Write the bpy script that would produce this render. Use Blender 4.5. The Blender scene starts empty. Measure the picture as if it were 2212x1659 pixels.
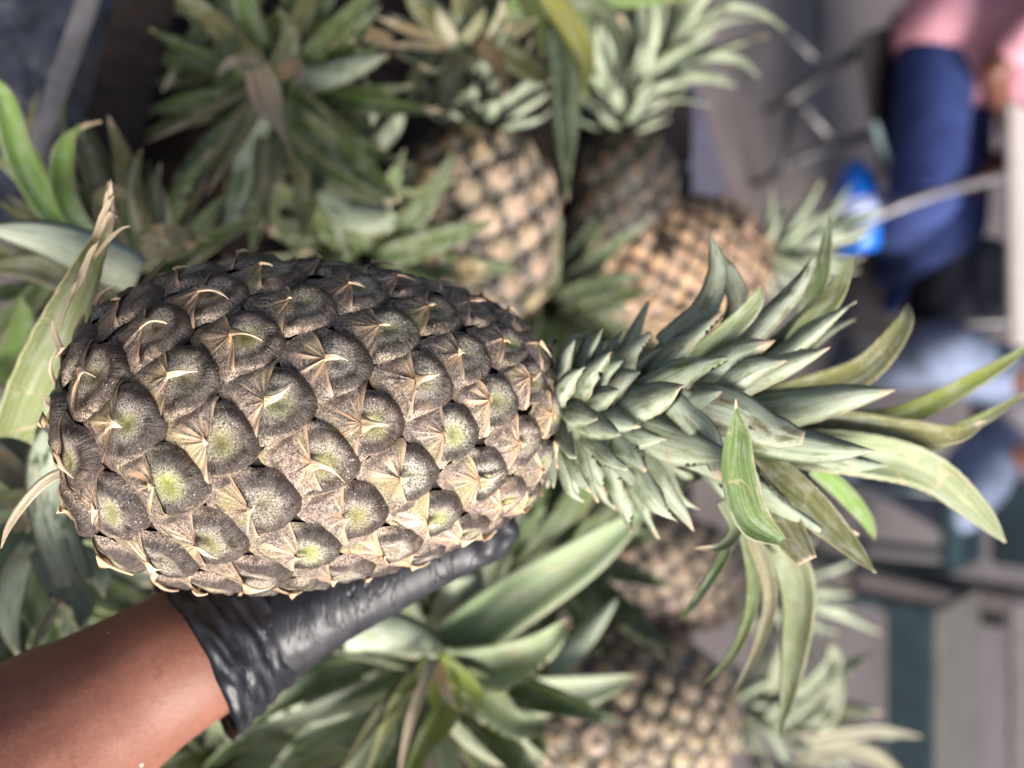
import bpy, bmesh, math, random
import numpy as np
from mathutils import Vector, Matrix, noise
R = math.radians
rnd = random.Random(11)
scene = bpy.context.scene
col = scene.collection

# ------------------------------------------------------------------ camera, sky, sun
CAM = Vector((0, 0, 1.5))
PITCH = R(45)
TH = 0.6                                  # tan of half the horizontal field
FW = Vector((0, math.cos(PITCH), -math.sin(PITCH)))
UP = Vector((0, math.sin(PITCH), math.cos(PITCH)))     # towards the right edge of the (turned) frame
RT = Vector((1, 0, 0))                                 # towards the bottom edge of the frame
cam_data = bpy.data.cameras.new('camera')
cam = bpy.data.objects.new('camera', cam_data); col.objects.link(cam)
m = Matrix((UP, -RT, -FW)).transposed().to_4x4(); m.translation = CAM
cam.matrix_world = m
cam_data.sensor_fit = 'HORIZONTAL'; cam_data.sensor_width = 36; cam_data.lens = 18 / TH
cam_data.clip_start = 0.01; cam_data.clip_end = 200
cam_data.dof.use_dof = True; cam_data.dof.focus_distance = 0.306; cam_data.dof.aperture_fstop = 4.4
cam_data.dof.aperture_blades = 0
scene.camera = cam

SUN_EL, SUN_AZ = R(40), R(108)            # azimuth clockwise from +Y
world = bpy.data.worlds.new('World'); scene.world = world; world.use_nodes = True
nt = world.node_tree; nt.nodes.clear()
sky = nt.nodes.new('ShaderNodeTexSky'); sky.sky_type = 'NISHITA'; sky.sun_disc = False
sky.sun_elevation = SUN_EL; sky.sun_rotation = SUN_AZ
sky.air_density = 1.0; sky.dust_density = 6.0; sky.ozone_density = 1.0
bg = nt.nodes.new('ShaderNodeBackground'); bg.inputs[1].default_value = 0.07
wo = nt.nodes.new('ShaderNodeOutputWorld')
nt.links.new(sky.outputs[0], bg.inputs[0]); nt.links.new(bg.outputs[0], wo.inputs[0])
sd = bpy.data.lights.new('sun', 'SUN'); sd.energy = 3.5; sd.angle = R(34); sd.color = (1, 0.975, 0.94)
sun = bpy.data.objects.new('sun', sd); col.objects.link(sun)
sdir = Vector((math.sin(SUN_AZ) * math.cos(SUN_EL), math.cos(SUN_AZ) * math.cos(SUN_EL), math.sin(SUN_EL)))
sun.rotation_euler = sdir.to_track_quat('Z', 'Y').to_euler(); sun.location = sdir * 20
scene.view_settings.view_transform = 'Standard'; scene.view_settings.look = 'None'
scene.view_settings.exposure = 1.34; scene.view_settings.gamma = 1

# ------------------------------------------------------------------ helpers
PXS = TH / 1106.0
def P(px, py, d):                          # a pixel of the 2212-wide photo at depth d
    return CAM + (FW + UP * ((px - 1106) * PXS) + RT * ((py - 829.5) * PXS)) * d
def G(px, py, z=0.0):                      # the same ray met with a level plane
    v = FW + UP * ((px - 1106) * PXS) + RT * ((py - 829.5) * PXS)
    return CAM + v * ((z - CAM.z) / v.z)

def mesh_from(name, verts, faces, uv=None, mi=None, smooth=True):
    me = bpy.data.meshes.new(name)
    me.from_pydata([tuple(v) for v in verts], [], faces)
    if smooth: me.polygons.foreach_set('use_smooth', [True] * len(me.polygons))
    if uv is not None:
        l = me.uv_layers.new(name='UVMap')
        vi = np.empty(len(me.loops), dtype=np.int32); me.loops.foreach_get('vertex_index', vi)
        l.data.foreach_set('uv', np.asarray(uv, dtype=np.float32)[vi].ravel())
    if mi is not None: me.polygons.foreach_set('material_index', mi)
    me.update()
    return me

def obj(name, me, mats=(), parent=None):
    if mats is not None and not me.materials:
        for mm in (mats if isinstance(mats, (list, tuple)) else [mats]): me.materials.append(mm)
    o = bpy.data.objects.new(name, me); col.objects.link(o)
    if parent: o.parent = parent; o.matrix_parent_inverse = parent.matrix_basis.inverted()
    return o

def thing(name, label, cat, loc, group=None):
    o = bpy.data.objects.new(name, None); col.objects.link(o); o.location = loc; o.empty_display_size = .05
    tag(o, label, cat, group); return o
def tag(o, label=None, cat=None, group=None, kind=None):
    if label: o['label'] = label
    if cat: o['category'] = cat
    if group: o['group'] = group
    if kind: o['kind'] = kind
    return o

def catmull(pts, n):
    pts = [Vector(p) for p in pts]
    if len(pts) == 2: pts = [pts[0], (pts[0] + pts[1]) / 2, pts[1]]
    q = [pts[0] * 2 - pts[1]] + pts + [pts[-1] * 2 - pts[-2]]
    out = []
    for i in range(n + 1):
        t = i / n * (len(pts) - 1); k = min(int(t), len(pts) - 2); f = t - k
        a, b, c, d = q[k:k + 4]
        out.append(0.5 * ((2 * b) + (c - a) * f + (2 * a - 5 * b + 4 * c - d) * f * f + (3 * b - a - 3 * c + d) * f ** 3))
    return out

def tube_data(pts, radii, seg=10, n=None):
    p = catmull(pts, n or max(2, (len(pts) - 1) * 6))
    nn = len(p); V = []; F = []
    N = None
    for i, q in enumerate(p):
        T = (p[min(i + 1, nn - 1)] - p[max(i - 1, 0)]).normalized()
        N = T.orthogonal().normalized() if N is None else (N - T * N.dot(T)).normalized()
        B = T.cross(N)
        f = i / (nn - 1) * (len(radii) - 1); k = min(int(f), len(radii) - 2) if len(radii) > 1 else 0
        r = radii[0] if len(radii) == 1 else radii[k] * (1 - (f - k)) + radii[k + 1] * (f - k)
        for j in range(seg):
            a = 2 * math.pi * j / seg
            V.append(q + (N * math.cos(a) + B * math.sin(a)) * r)
    for i in range(nn - 1):
        for j in range(seg):
            F.append((i * seg + j, i * seg + (j + 1) % seg, (i + 1) * seg + (j + 1) % seg, (i + 1) * seg + j))
    F.append(tuple(range(seg))[::-1]); F.append(tuple((nn - 1) * seg + j for j in range(seg)))
    return V, F
def tube(name, pts, radii, mat, parent=None, seg=10, n=None):
    if not isinstance(radii, (list, tuple)): radii = [radii]
    V, F = tube_data(pts, radii, seg, n)
    return obj(name, mesh_from(name, V, F), mat, parent)

def box(name, c, dims, mat, parent=None, rot=None, bevel=0.004):
    bm = bmesh.new(); bmesh.ops.create_cube(bm, size=1)
    for v in bm.verts: v.co = Vector((v.co.x * dims[0], v.co.y * dims[1], v.co.z * dims[2]))
    if bevel: bmesh.ops.bevel(bm, geom=bm.edges[:], offset=bevel, segments=2, affect='EDGES')
    M = (rot.to_4x4() if rot is not None else Matrix.Identity(4)); M.translation = c
    bm.transform(M)
    me = bpy.data.meshes.new(name); bm.to_mesh(me); bm.free()
    return obj(name, me, mat, parent)

def blob_mesh(name, caps, voxel, smooth=6):
    """one continuous surface round a set of tapered capsules (p, r, q, s)"""
    V = []; F = []
    for (p, r, q, s) in caps:
        p = Vector(p); q = Vector(q); d = (q - p); L = d.length or 1e-4; T = d.normalized() if d.length > 1e-6 else Vector((0, 0, 1))
        N = T.orthogonal().normalized(); B = T.cross(N); seg = 16; rings = []
        for k in range(1, 6): a = -math.pi / 2 + k * math.pi / 10; rings.append((p + T * (r * math.sin(a)), r * math.cos(a)))
        for k in range(1, 6): a = k * math.pi / 10 - math.pi / 20; rings.append((q + T * (s * math.sin(a)), s * math.cos(a)))
        o = len(V)
        for c, rr in rings:
            for j in range(seg):
                a = 2 * math.pi * j / seg; V.append(c + (N * math.cos(a) + B * math.sin(a)) * rr)
        for i in range(len(rings) - 1):
            for j in range(seg):
                F.append((o + i * seg + j, o + i * seg + (j + 1) % seg, o + (i + 1) * seg + (j + 1) % seg, o + (i + 1) * seg + j))
        F.append(tuple(o + j for j in range(seg))[::-1]); F.append(tuple(o + (len(rings) - 1) * seg + j for j in range(seg)))
    me = mesh_from(name + '_src', V, F)
    o = bpy.data.objects.new('tmp_blob', me); col.objects.link(o)
    md = o.modifiers.new('r', 'REMESH'); md.mode = 'VOXEL'; md.voxel_size = voxel
    sm = o.modifiers.new('s', 'SMOOTH'); sm.iterations = smooth; sm.factor = 0.5
    dg = bpy.context.evaluated_depsgraph_get()
    out = bpy.data.meshes.new_from_object(o.evaluated_get(dg)); out.name = name
    bpy.data.objects.remove(o); bpy.data.meshes.remove(me)
    out.polygons.foreach_set('use_smooth', [True] * len(out.polygons))
    return out

# ------------------------------------------------------------------ materials
class NB:
    def __init__(s, name):
        s.m = bpy.data.materials.new(name); s.m.use_nodes = True
        s.t = s.m.node_tree; s.n = s.t.nodes; s.l = s.t.links
        s.b = s.n['Principled BSDF']
    def new(s, t, **k):
        n = s.n.new(t)
        for a, v in k.items(): setattr(n, a, v)
        return n
    def put(s, sock, v):
        if isinstance(v, bpy.types.NodeSocket): s.l.new(v, sock)
        elif v is not None:
            if sock.type == 'RGBA' and len(v) == 3: v = (*v, 1)
            sock.default_value = v
    def math(s, op, a, b=None, c=None, clamp=False):
        n = s.new('ShaderNodeMath', operation=op, use_clamp=clamp)
        for i, v in enumerate((a, b, c)): s.put(n.inputs[i], v)
        return n.outputs[0]
    def vmath(s, op, a, b=None):
        n = s.new('ShaderNodeVectorMath', operation=op); s.put(n.inputs[0], a); s.put(n.inputs[1], b)
        return n.outputs['Value'] if op in ('LENGTH', 'DISTANCE', 'DOT_PRODUCT') else n.outputs[0]
    def mix(s, f, a, b, blend='MIX'):
        n = s.new('ShaderNodeMix', data_type='RGBA', blend_type=blend)
        s.put(n.inputs[0], f); s.put(n.inputs[6], a); s.put(n.inputs[7], b); return n.outputs[2]
    def ramp(s, f, lo, hi, a=0.0, b=1.0, smooth=True):
        n = s.new('ShaderNodeMapRange'); n.interpolation_type = 'SMOOTHSTEP' if smooth else 'LINEAR'
        s.put(n.inputs[0], f); s.put(n.inputs[1], lo); s.put(n.inputs[2], hi); s.put(n.inputs[3], a); s.put(n.inputs[4], b)
        return n.outputs[0]
    def noise(s, vec, scale, detail=3, rough=.55, out=0, dist=0.0):
        n = s.new('ShaderNodeTexNoise'); s.put(n.inputs['Vector'], vec); n.inputs['Scale'].default_value = scale
        n.inputs['Detail'].default_value = detail; n.inputs['Roughness'].default_value = rough; n.inputs['Distortion'].default_value = dist
        return n.outputs[out]
    def comb(s, x, y, z=0.0):
        n = s.new('ShaderNodeCombineXYZ')
        for i, v in enumerate((x, y, z)): s.put(n.inputs[i], v)
        return n.outputs[0]
    def bump(s, h, strength=.3, dist=.001):
        n = s.new('ShaderNodeBump'); n.inputs['Strength'].default_value = strength; n.inputs['Distance'].default_value = dist
        s.put(n.inputs['Height'], h); s.l.new(n.outputs[0], s.b.inputs['Normal'])
    def uv(s):
        n = s.new('ShaderNodeUVMap'); x = s.new('ShaderNodeSeparateXYZ'); s.l.new(n.outputs[0], x.inputs[0])
        return n.outputs[0], x.outputs[0], x.outputs[1]
    def pos(s): return s.new('ShaderNodeTexCoord').outputs['Object']
    def info(s): return s.new('ShaderNodeObjectInfo')
    def fin(s, c, rough=.5, spec=.5):
        s.put(s.b.inputs['Base Color'], c); s.put(s.b.inputs['Roughness'], rough); s.put(s.b.inputs['Specular IOR Level'], spec)
        return s.m

def plain(name, c, rough=.5, spec=.5, scale=40, var=.25, bump=.15, metal=0.0):
    b = NB(name); n = b.noise(b.pos(), scale, 4, .6)
    v = b.ramp(n, .3, .7, 1 - var, 1 + var)
    b.bump(n, bump, .002); b.b.inputs['Metallic'].default_value = metal
    return b.fin(b.mix(1.0, (*c, 1), b.comb(v, v, v), 'MULTIPLY'), rough, spec)

def mat_fruitlet():
    b = NB('fruitlet_skin'); uv, x, y = b.uv(); p = b.pos(); inf = b.info()
    off = b.math('MULTIPLY', inf.outputs['Random'], 50.0)
    pv = b.vmath('ADD', p, b.comb(off, off, off))
    ang = b.math('ARCTAN2', y, b.math('SUBTRACT', x, .03))
    rad = b.vmath('LENGTH', b.vmath('SUBTRACT', uv, (.03, 0, 0)))
    streak = b.noise(b.comb(b.math('MULTIPLY', ang, 9.0), b.math('MULTIPLY', rad, 2.5), off), 1.6, 4, .65)
    fine = b.noise(pv, 1500, 3, .75)
    med = b.noise(pv, 160, 4, .6)
    base = b.mix(b.ramp(streak, .3, .72), (.014, .009, .007), (.066, .047, .037))
    # pale dust, thicker round the hollow of each eye
    ring = b.ramp(b.math('ABSOLUTE', b.math('SUBTRACT', rad, .15)), .02, .23, 1, 0)
    dust = b.math('MULTIPLY', b.ramp(fine, .34, .68), b.math('ADD', b.math('MULTIPLY', ring, 1.15), b.ramp(med, .38, .70, .0, .75)), clamp=True)
    sx = b.math('POWER', b.math('DIVIDE', x, .70), 2.0); sy = b.math('POWER', b.math('DIVIDE', y, .50), 2.0)
    e = b.math('SQRT', b.math('ADD', sx, sy))
    rimd = b.math('MULTIPLY', b.ramp(b.math('ADD', e, b.math('MULTIPLY', b.math('SUBTRACT', streak, .5), .35)), .48, .80), b.ramp(x, -.18, .0))
    dust = b.math('MULTIPLY', dust, b.math('SUBTRACT', 1.0, b.math('MULTIPLY', rimd, .85)))
    fuzz = b.math('MULTIPLY', b.ramp(e, .86, .99), b.math('MULTIPLY', b.ramp(fine, .40, .58), b.ramp(med, .34, .52)))
    base = b.mix(b.math('MULTIPLY', fuzz, .9), base, (.46, .36, .28))
    base = b.mix(dust, base, (.43, .39, .345))
    # green and yellow hollow
    spot = b.vmath('LENGTH', b.vmath('SUBTRACT', uv, (.08, .03, 0)))
    gmask = b.math('MULTIPLY', b.ramp(b.math('ADD', spot, b.math('MULTIPLY', b.math('SUBTRACT', med, .5), .20)), .03, .27, 1, 0), b.ramp(inf.outputs['Random'], .0, 1.0, .25, 1.0))
    base = b.mix(b.math('MULTIPLY', gmask, .62), base, b.mix(inf.outputs['Random'], (.24, .25, .09), (.40, .42, .10)))
    # paler, browner lower half that the bract lies on
    lo = b.ramp(x, -.10, -.25)
    base = b.mix(b.math('MULTIPLY', lo, .55), base, (.13, .098, .085))
    speck = b.ramp(b.noise(pv, 1100, 1, .5), .66, .73)
    speck = b.math('MULTIPLY', speck, b.ramp(b.noise(p, 60, 3, .6), .42, .66))
    base = b.mix(b.math('MULTIPLY', speck, .8), base, (.68, .62, .56))
    scuff = b.ramp(b.noise(b.vmath('ADD', pv, (3, 3, 3)), 75, 5, .7), .56, .68)
    base = b.mix(b.math('MULTIPLY', scuff, .5), base, (.25, .185, .125))
    base = b.mix(1.0, base, inf.outputs['Color'], 'MULTIPLY')
    ro = b.ramp(rad, .22, .44, .55, .22)
    ro = b.math('ADD', ro, b.math('MULTIPLY', dust, .25))
    h = b.math('ADD', b.math('MULTIPLY', streak, .9), b.math('ADD', b.math('MULTIPLY', fine, .55), b.math('MULTIPLY', med, .8)))
    b.bump(h, .8, .0012)
    return b.fin(base, ro, b.ramp(rimd, .2, 1, .22, .55))

def mat_bract():
    b = NB('papery_bract'); uv, a, r = b.uv(); p = b.pos(); inf = b.info()      # a: angle, r: distance from the point
    off = b.math('MULTIPLY', inf.outputs['Random'], 50.0)
    pv = b.vmath('ADD', p, b.comb(off, off, off))
    st = b.noise(b.comb(b.math('MULTIPLY', a, 9.0), b.math('MULTIPLY', r, .9), off), 1.0, 3, .6)
    ray = b.noise(b.comb(b.math('MULTIPLY', a, 16.0), b.math('MULTIPLY', r, .5), b.math('ADD', off, 3.0)), 1.0, 2, .5)
    fine = b.noise(pv, 1300, 3, .75); med = b.noise(pv, 190, 3, .6)
    c = b.mix(b.ramp(fine, .38, .66), (.050, .036, .030), (.31, .25, .215))
    c = b.mix(b.ramp(med, .48, .70, 0, .5), c, (.26, .17, .115))
    c = b.mix(b.ramp(b.noise(pv, 420, 3, .7), .56, .66, 0, .6), c, (.42, .36, .32))
    yel = b.math('MULTIPLY', b.ramp(b.noise(pv, 70, 2), .48, .66), b.ramp(r, .02, .2, .1, .38))
    c = b.mix(yel, c, (.30, .26, .085))
    rays = b.math('MULTIPLY', b.ramp(ray, .53, .60), b.ramp(b.math('ADD', r, b.math('MULTIPLY', med, .25)), .75, .35))
    c = b.mix(b.math('MULTIPLY', rays, .9), c, b.mix(b.ramp(st, .4, .6), (.46, .28, .18), (.66, .48, .33)))
    tanm = b.math('MULTIPLY', b.ramp(b.math('ADD', r, b.math('MULTIPLY', b.math('SUBTRACT', st, .5), .8)), -.02, .22, 1, 0), .9)
    c = b.mix(tanm, c, b.mix(b.ramp(st, .35, .65), (.36, .215, .12), (.66, .48, .31)))
    edge = b.ramp(b.math('ABSOLUTE', b.math('SUBTRACT', a, .5)), .445, .495)
    c = b.mix(b.math('MULTIPLY', edge, b.ramp(med, .3, .6, .55, .95)), c, (.54, .37, .25))
    c = b.mix(b.ramp(r, -.15, -.5), c, (.68, .52, .36))     # the dry point (negative r)
    c = b.mix(1.0, c, inf.outputs['Color'], 'MULTIPLY')
    b.bump(b.math('ADD', st, b.math('MULTIPLY', fine, .5)), .55, .0009)
    return b.fin(c, .62, .25)

def mat_leaf(name, lower):
    b = NB(name); uv, u, v = b.uv(); inf = b.info(); p = b.pos()
    off = b.math('MULTIPLY', inf.outputs['Random'], 40.0)
    pv = b.vmath('ADD', p, b.comb(off, off, off))
    st = b.noise(b.comb(b.math('MULTIPLY', u, 26.0), b.math('MULTIPLY', v, 1.6), off), 1.0, 3, .6)
    patch = b.noise(b.comb(b.math('MULTIPLY', u, 3.5), b.math('MULTIPLY', v, 3.0), off), 1.3, 4, .6)
    med = b.noise(pv, 120, 4, .65); fine = b.noise(pv, 900, 2, .6)
    oc = inf.outputs['Color']
    g = b.mix(b.ramp(st, .3, .7), b.mix(1.0, oc, (.62, .70, .60), 'MULTIPLY'), b.mix(1.0, oc, (1.25, 1.18, 1.2), 'MULTIPLY'))
    if lower:                                       # pale scurf of the underside, rubbed off in places
        sc = b.math('MULTIPLY', b.ramp(b.math('ADD', patch, b.math('MULTIPLY', b.math('SUBTRACT', med, .5), .5)), .30, .55), .88)
        g = b.mix(sc, g, b.mix(b.ramp(st, .3, .7), (.32, .375, .27), (.49, .545, .43)))
    else:
        sc = b.math('MULTIPLY', b.ramp(b.math('ADD', patch, b.math('MULTIPLY', b.math('SUBTRACT', med, .5), .6)), .42, .70), .52)
        g = b.mix(sc, g, (.36, .39, .33))
        yl = b.math('MULTIPLY', b.ramp(b.noise(b.comb(b.math('MULTIPLY', u, 4.0), b.math('MULTIPLY', v, 2.0), b.math('ADD', off, 7.0)), 1.2, 3), .52, .72), .4)
        g = b.mix(yl, g, (.20, .17, .055))
    rim = b.ramp(b.math('ABSOLUTE', b.math('SUBTRACT', u, .5)), .43, .485)
    g = b.mix(b.math('MULTIPLY', rim, b.ramp(med, .35, .6, .35, .9)), g, (.44, .40, .25))
    scar = b.ramp(b.math('ABSOLUTE', b.math('SUBTRACT', b.noise(pv, 34, 2, .5, 0, 1.2), .5)), .003, .012, 1, 0)
    scar = b.math('MULTIPLY', scar, b.ramp(b.noise(pv, 22, 2), .46, .56, 0, .7))
    g = b.mix(scar, g, (.42, .33, .22))
    spots = b.ramp(b.noise(b.vmath('ADD', pv, (9, 2, 5)), 210, 4, .7), .60, .70, 0, .55)
    g = b.mix(spots, g, (.27, .20, .11))
    vein = b.noise(b.comb(b.math('MULTIPLY', u, 70.0), b.math('MULTIPLY', v, 1.2), off), 1.0, 2, .6)
    g = b.mix(b.ramp(vein, .5, .75, 0, .3), g, (.30, .32, .20))
    tipn = b.math('ADD', v, b.math('MULTIPLY', b.math('SUBTRACT', med, .5), .14))
    g = b.mix(b.ramp(b.math('SUBTRACT', tipn, inf.outputs['Alpha']), -.03, .03), g, b.mix(b.ramp(st, .35, .65), (.36, .26, .16), (.66, .56, .42)))
    b.bump(b.math('ADD', b.math('MULTIPLY', st, 1.0), b.math('ADD', b.math('MULTIPLY', vein, .5), b.math('MULTIPLY', med, .7))), .6, .0011)
    b.fin(g, b.ramp(med, .3, .7, .38, .6), .35)
    tr = b.new('ShaderNodeBsdfTranslucent'); b.put(tr.inputs[0], b.mix(1.0, g, (1.1, 1.15, .5), 'MULTIPLY'))
    mx = b.new('ShaderNodeMixShader'); mx.inputs[0].default_value = .16
    b.l.new(b.b.outputs[0], mx.inputs[1]); b.l.new(tr.outputs[0], mx.inputs[2])
    b.l.new(mx.outputs[0], b.n['Material Output'].inputs[0])
    return b.m

def mat_far_fruitlet():
    b = NB('heaped_fruitlet_skin'); uv, x, y = b.uv(); p = b.pos(); inf = b.info()
    off = b.math('MULTIPLY', inf.outputs['Random'], 50.0)
    pv = b.vmath('ADD', p, b.comb(off, off, off))
    rad = b.vmath('LENGTH', uv); n = b.noise(pv, 6, 4, .6)
    f = b.ramp(b.math('ADD', rad, b.math('MULTIPLY', b.math('SUBTRACT', n, .5), .7)), .20, .54, 1, 0)
    c = b.mix(f, (.020, .022, .014), inf.outputs['Color'])
    c = b.mix(b.math('MULTIPLY', b.ramp(b.math('ADD', rad, b.math('MULTIPLY', b.math('SUBTRACT', n, .5), .6)), .05, .24, 1, 0), .40), c, (.44, .27, .18))
    c = b.mix(b.ramp(b.noise(pv, 5, 3), .50, .68, 0, .6), c, (.62, .50, .44))
    b.bump(n, .4, .002)
    c = b.mix(b.math('MULTIPLY', b.ramp(x, .02, .2), b.ramp(rad, .5, .2, 0, .55)), c, (.10, .095, .055))
    al = inf.outputs['Alpha']; c = b.mix(1.0, c, b.comb(al, al, al), 'MULTIPLY')  # alpha scales the whole skin colour; a low value paints in shade
    return b.fin(c, .6, .35)

def mat_skin():
    b = NB('brown_skin'); p = b.pos()
    n = b.noise(p, 28, 3, .5); f = b.noise(p, 700, 4, .7); st = b.noise(b.vmath('MULTIPLY', p, (1, 1, 1)), 260, 3, .6, 0, .6)
    c = b.mix(b.ramp(n, .3, .7), (.165, .064, .041), (.22, .088, .058))
    c = b.mix(b.ramp(f, .42, .68, 0, .35), c, (.30, .12, .085))
    c = b.mix(b.ramp(st, .52, .75, 0, .5), c, (.115, .04, .025))
    lint = b.ramp(b.noise(p, 240, 0), .865, .875); c = b.mix(lint, c, (.6, .5, .45))
    b.bump(b.math('ADD', f, st), .22, .0006)
    b.b.inputs['Subsurface Weight'].default_value = .12; b.b.inputs['Subsurface Radius'].default_value = (.004, .0015, .0008); b.b.inputs['Subsurface Scale'].default_value = 1
    return b.fin(c, .56, .4)

def mat_glove():
    b = NB('black_nitrile'); p = b.pos()
    w = b.noise(p, 50, 3, .5, 0, .8); f = b.noise(p, 900, 2)
    a = (P(700, 1290, .41) - P(455, 1392, .402)).normalized()
    t = b.vmath('DOT_PRODUCT', p, tuple((a + RT * .35).normalized())); q = b.vmath('DOT_PRODUCT', p, tuple(RT)); z = b.vmath('DOT_PRODUCT', p, tuple(FW))
    cr = b.noise(b.comb(b.math('MULTIPLY', t, 120), b.math('MULTIPLY', q, 26), b.math('MULTIPLY', z, 26)), 1.0, 3, .55, 0, .5)
    rdg = b.ramp(b.math('ABSOLUTE', b.math('SUBTRACT', cr, .5)), .0, .035, 1, 0)
    rdg = b.math('MULTIPLY', rdg, b.ramp(b.noise(p, 34, 2), .48, .62))
    b.bump(b.math('ADD', b.math('MULTIPLY', w, .5), b.math('ADD', b.math('MULTIPLY', f, .05), b.math('MULTIPLY', rdg, -.8))), .45, .0018)
    return b.fin(b.mix(b.ramp(w, .3, .7), (.008, .008, .012), (.015, .015, .021)), b.ramp(w, .3, .7, .40, .5), .5)

def mat_wood():
    b = NB('dark_stained_wood'); p = b.pos()
    g = b.noise(b.vmath('MULTIPLY', p, (14, 1.2, 14)), 6, 4, .6); n = b.noise(p, 30, 3)
    c = b.mix(b.ramp(g, .3, .7), (.007, .0045, .004), (.020, .012, .010))
    b.bump(g, .3, .001)
    return b.fin(c, b.ramp(n, .3, .7, .5, .7), .2)

def mat_floor():
    b = NB('mauve_concrete_floor'); p = b.pos()
    n = b.noise(p, 1.3, 5, .6); f = b.noise(p, 40, 4, .65)
    c = b.mix(b.ramp(n, .3, .7), (.074, .061, .060), (.108, .091, .090))
    c = b.mix(b.ramp(f, .4, .75, 0, .4), c, (.085, .07, .068))
    b.bump(f, .3, .003)
    return b.fin(c, .55, .4)

def mat_cloth(name, c, c2, scale=300, rough=.85):
    b = NB(name); p = b.pos(); n = b.noise(p, 14, 4, .6); w = b.noise(p, scale, 2)
    b.bump(b.math('ADD', n, b.math('MULTIPLY', w, .2)), .35, .01)
    return b.fin(b.mix(b.ramp(n, .3, .7), c, c2), rough, .25)

M_FR, M_BR, M_FAR = mat_fruitlet(), mat_bract(), mat_far_fruitlet()
M_LT, M_LB = mat_leaf('leaf_upper_side', False), mat_leaf('leaf_scurfy_underside', True)
M_CORE = plain('dark_rind', (.022, .016, .013), .8, .2, 200)
M_SKIN, M_GLOVE, M_WOOD, M_FLOOR = mat_skin(), mat_glove(), mat_wood(), mat_floor()
M_STALK = plain('cut_stalk', (.10, .12, .05), .6, .4, 120)
M_BLACK = plain('black_metal', (.018, .016, .018), .45, .5, 60)
M_STEEL = plain('grey_metal', (.17, .16, .165), .42, .5, 60, .2, .1, .4)
M_TARP = plain('dark_plastic_sheet', (.026, .028, .040), .33, .55, 45, .5, .9)
M_PINK = mat_cloth('pink_cotton', (.40, .18, .225), (.46, .23, .28))
M_JEAN = mat_cloth('dark_blue_denim', (.016, .027, .098), (.028, .046, .150))
M_JEAN2 = mat_cloth('faded_blue_denim', (.115, .135, .19), (.18, .22, .33))
M_LILAC = mat_cloth('pale_lilac_cotton', (.30, .265, .29), (.37, .33, .36))
M_PALEB = mat_cloth('pale_blue_canvas', (.20, .26, .40), (.27, .33, .47))
M_CREAM = plain('cream_laminate', (.40, .36, .345), .5, .4, 20, .08, .05)
M_BLUE = plain('bright_blue_plastic', (.004, .115, .52), .35, .5, 20, .15, .05)
M_LABEL = plain('pale_blue_label', (.36, .40, .66), .5, .4, 20, .1, .05)
M_TEAL = plain('dark_teal_plastic', (.022, .042, .050), .4, .5, 15, .2, .1)
M_OLIVE = plain('olive_grey_plastic', (.080, .077, .069), .45, .5, 10, .15, .1)
M_POST = plain('mauve_painted_steel', (.17, .145, .15), .45, .5, 20, .15, .05)
M_SKIN2 = plain('deep_brown_skin', (.10, .038, .024), .5, .4, 40, .15)
M_HAIR = plain('black_hair', (.012, .010, .009), .6, .4, 200)
M_TUB = plain('purple_grey_plastic', (.060, .055, .078), .45, .5, 30, .15, .1)

# ------------------------------------------------------------------ leaves
def leaf_mesh(pts, w, hint, channel=.35, nseg=16, nc=6, prof=None, th=.0011, wave=.0, saw=.0, seed=0):
    """closed thin blade; hint: direction its upper, hollow side faces"""
    rr = random.Random(seed)
    p = catmull(pts, nseg); V = []; UV = []; F = []; MI = []
    if not isinstance(hint, list): hint = [hint]
    ring = 2 * nc
    ph = rr.uniform(0, 6)
    N = None
    for i, q in enumerate(p):
        v = i / nseg
        T = (p[min(i + 1, nseg)] - p[max(i - 1, 0)]).normalized()
        f = v * (len(hint) - 1); k = min(int(f), max(len(hint) - 2, 0))
        H = hint[0] if len(hint) == 1 else hint[k].lerp(hint[k + 1], f - k)
        if N is not None: H = H * .6 + N * .8
        N = (H - T * H.dot(T))
        N = N.normalized() if N.length > 1e-5 else T.orthogonal().normalized()
        S = T.cross(N)
        if prof: 
            g = v * (len(prof) - 1); kk = min(int(g), len(prof) - 2); ww = prof[kk] * (1 - (g - kk)) + prof[kk + 1] * (g - kk)
        else:
            ww = (1 - .25 * math.exp(-v * 9)) * max(0.03, (1 - v ** 2.6)) ** .85
        hw = w * .5 * ww
        if saw and i % 2 and v < .72: hw *= 1 + saw
        wob = wave * w * math.sin(v * 13 + ph)
        top = []; bot = []
        for j in range(nc + 1):
            s = -1 + 2 * j / nc
            o = q + S * (s * hw * (1 - .12 * channel)) + N * (channel * hw * (abs(s) ** 1.7 - .4) + wob * s * s * (1 if s > 0 else -.7))
            t = th * (1 - .9 * s * s) * (1 - .6 * v)
            top.append(o); bot.append(o - N * t)
        for j in range(nc + 1): V.append(top[j]); UV.append((j / nc, v))
        for j in range(nc - 1, 0, -1): V.append(bot[j]); UV.append((j / nc, v))
    for i in range(nseg):
        for j in range(ring):
            F.append((i * ring + j, (i + 1) * ring + j, (i + 1) * ring + (j + 1) % ring, i * ring + (j + 1) % ring))
            MI.append(0 if j < nc else 1)
    F.append(tuple(nseg * ring + j for j in range(ring))[::-1]); MI.append(0)
    F.append(tuple(range(ring))); MI.append(0)
    return mesh_from('leaf', V, F, UV, MI)

def add_leaf(root, pts, w, hint, color, dry=.95, **k):
    k.setdefault('seed', rnd.randrange(10 ** 6))
    o = obj('leaf', leaf_mesh(pts, w, hint, **k), (M_LT, M_LB), root)
    v = rnd.uniform(.85, 1.15); o.color = (color[0] * v, color[1] * v * rnd.uniform(.96, 1.04), color[2] * v, dry)
    return o

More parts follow.
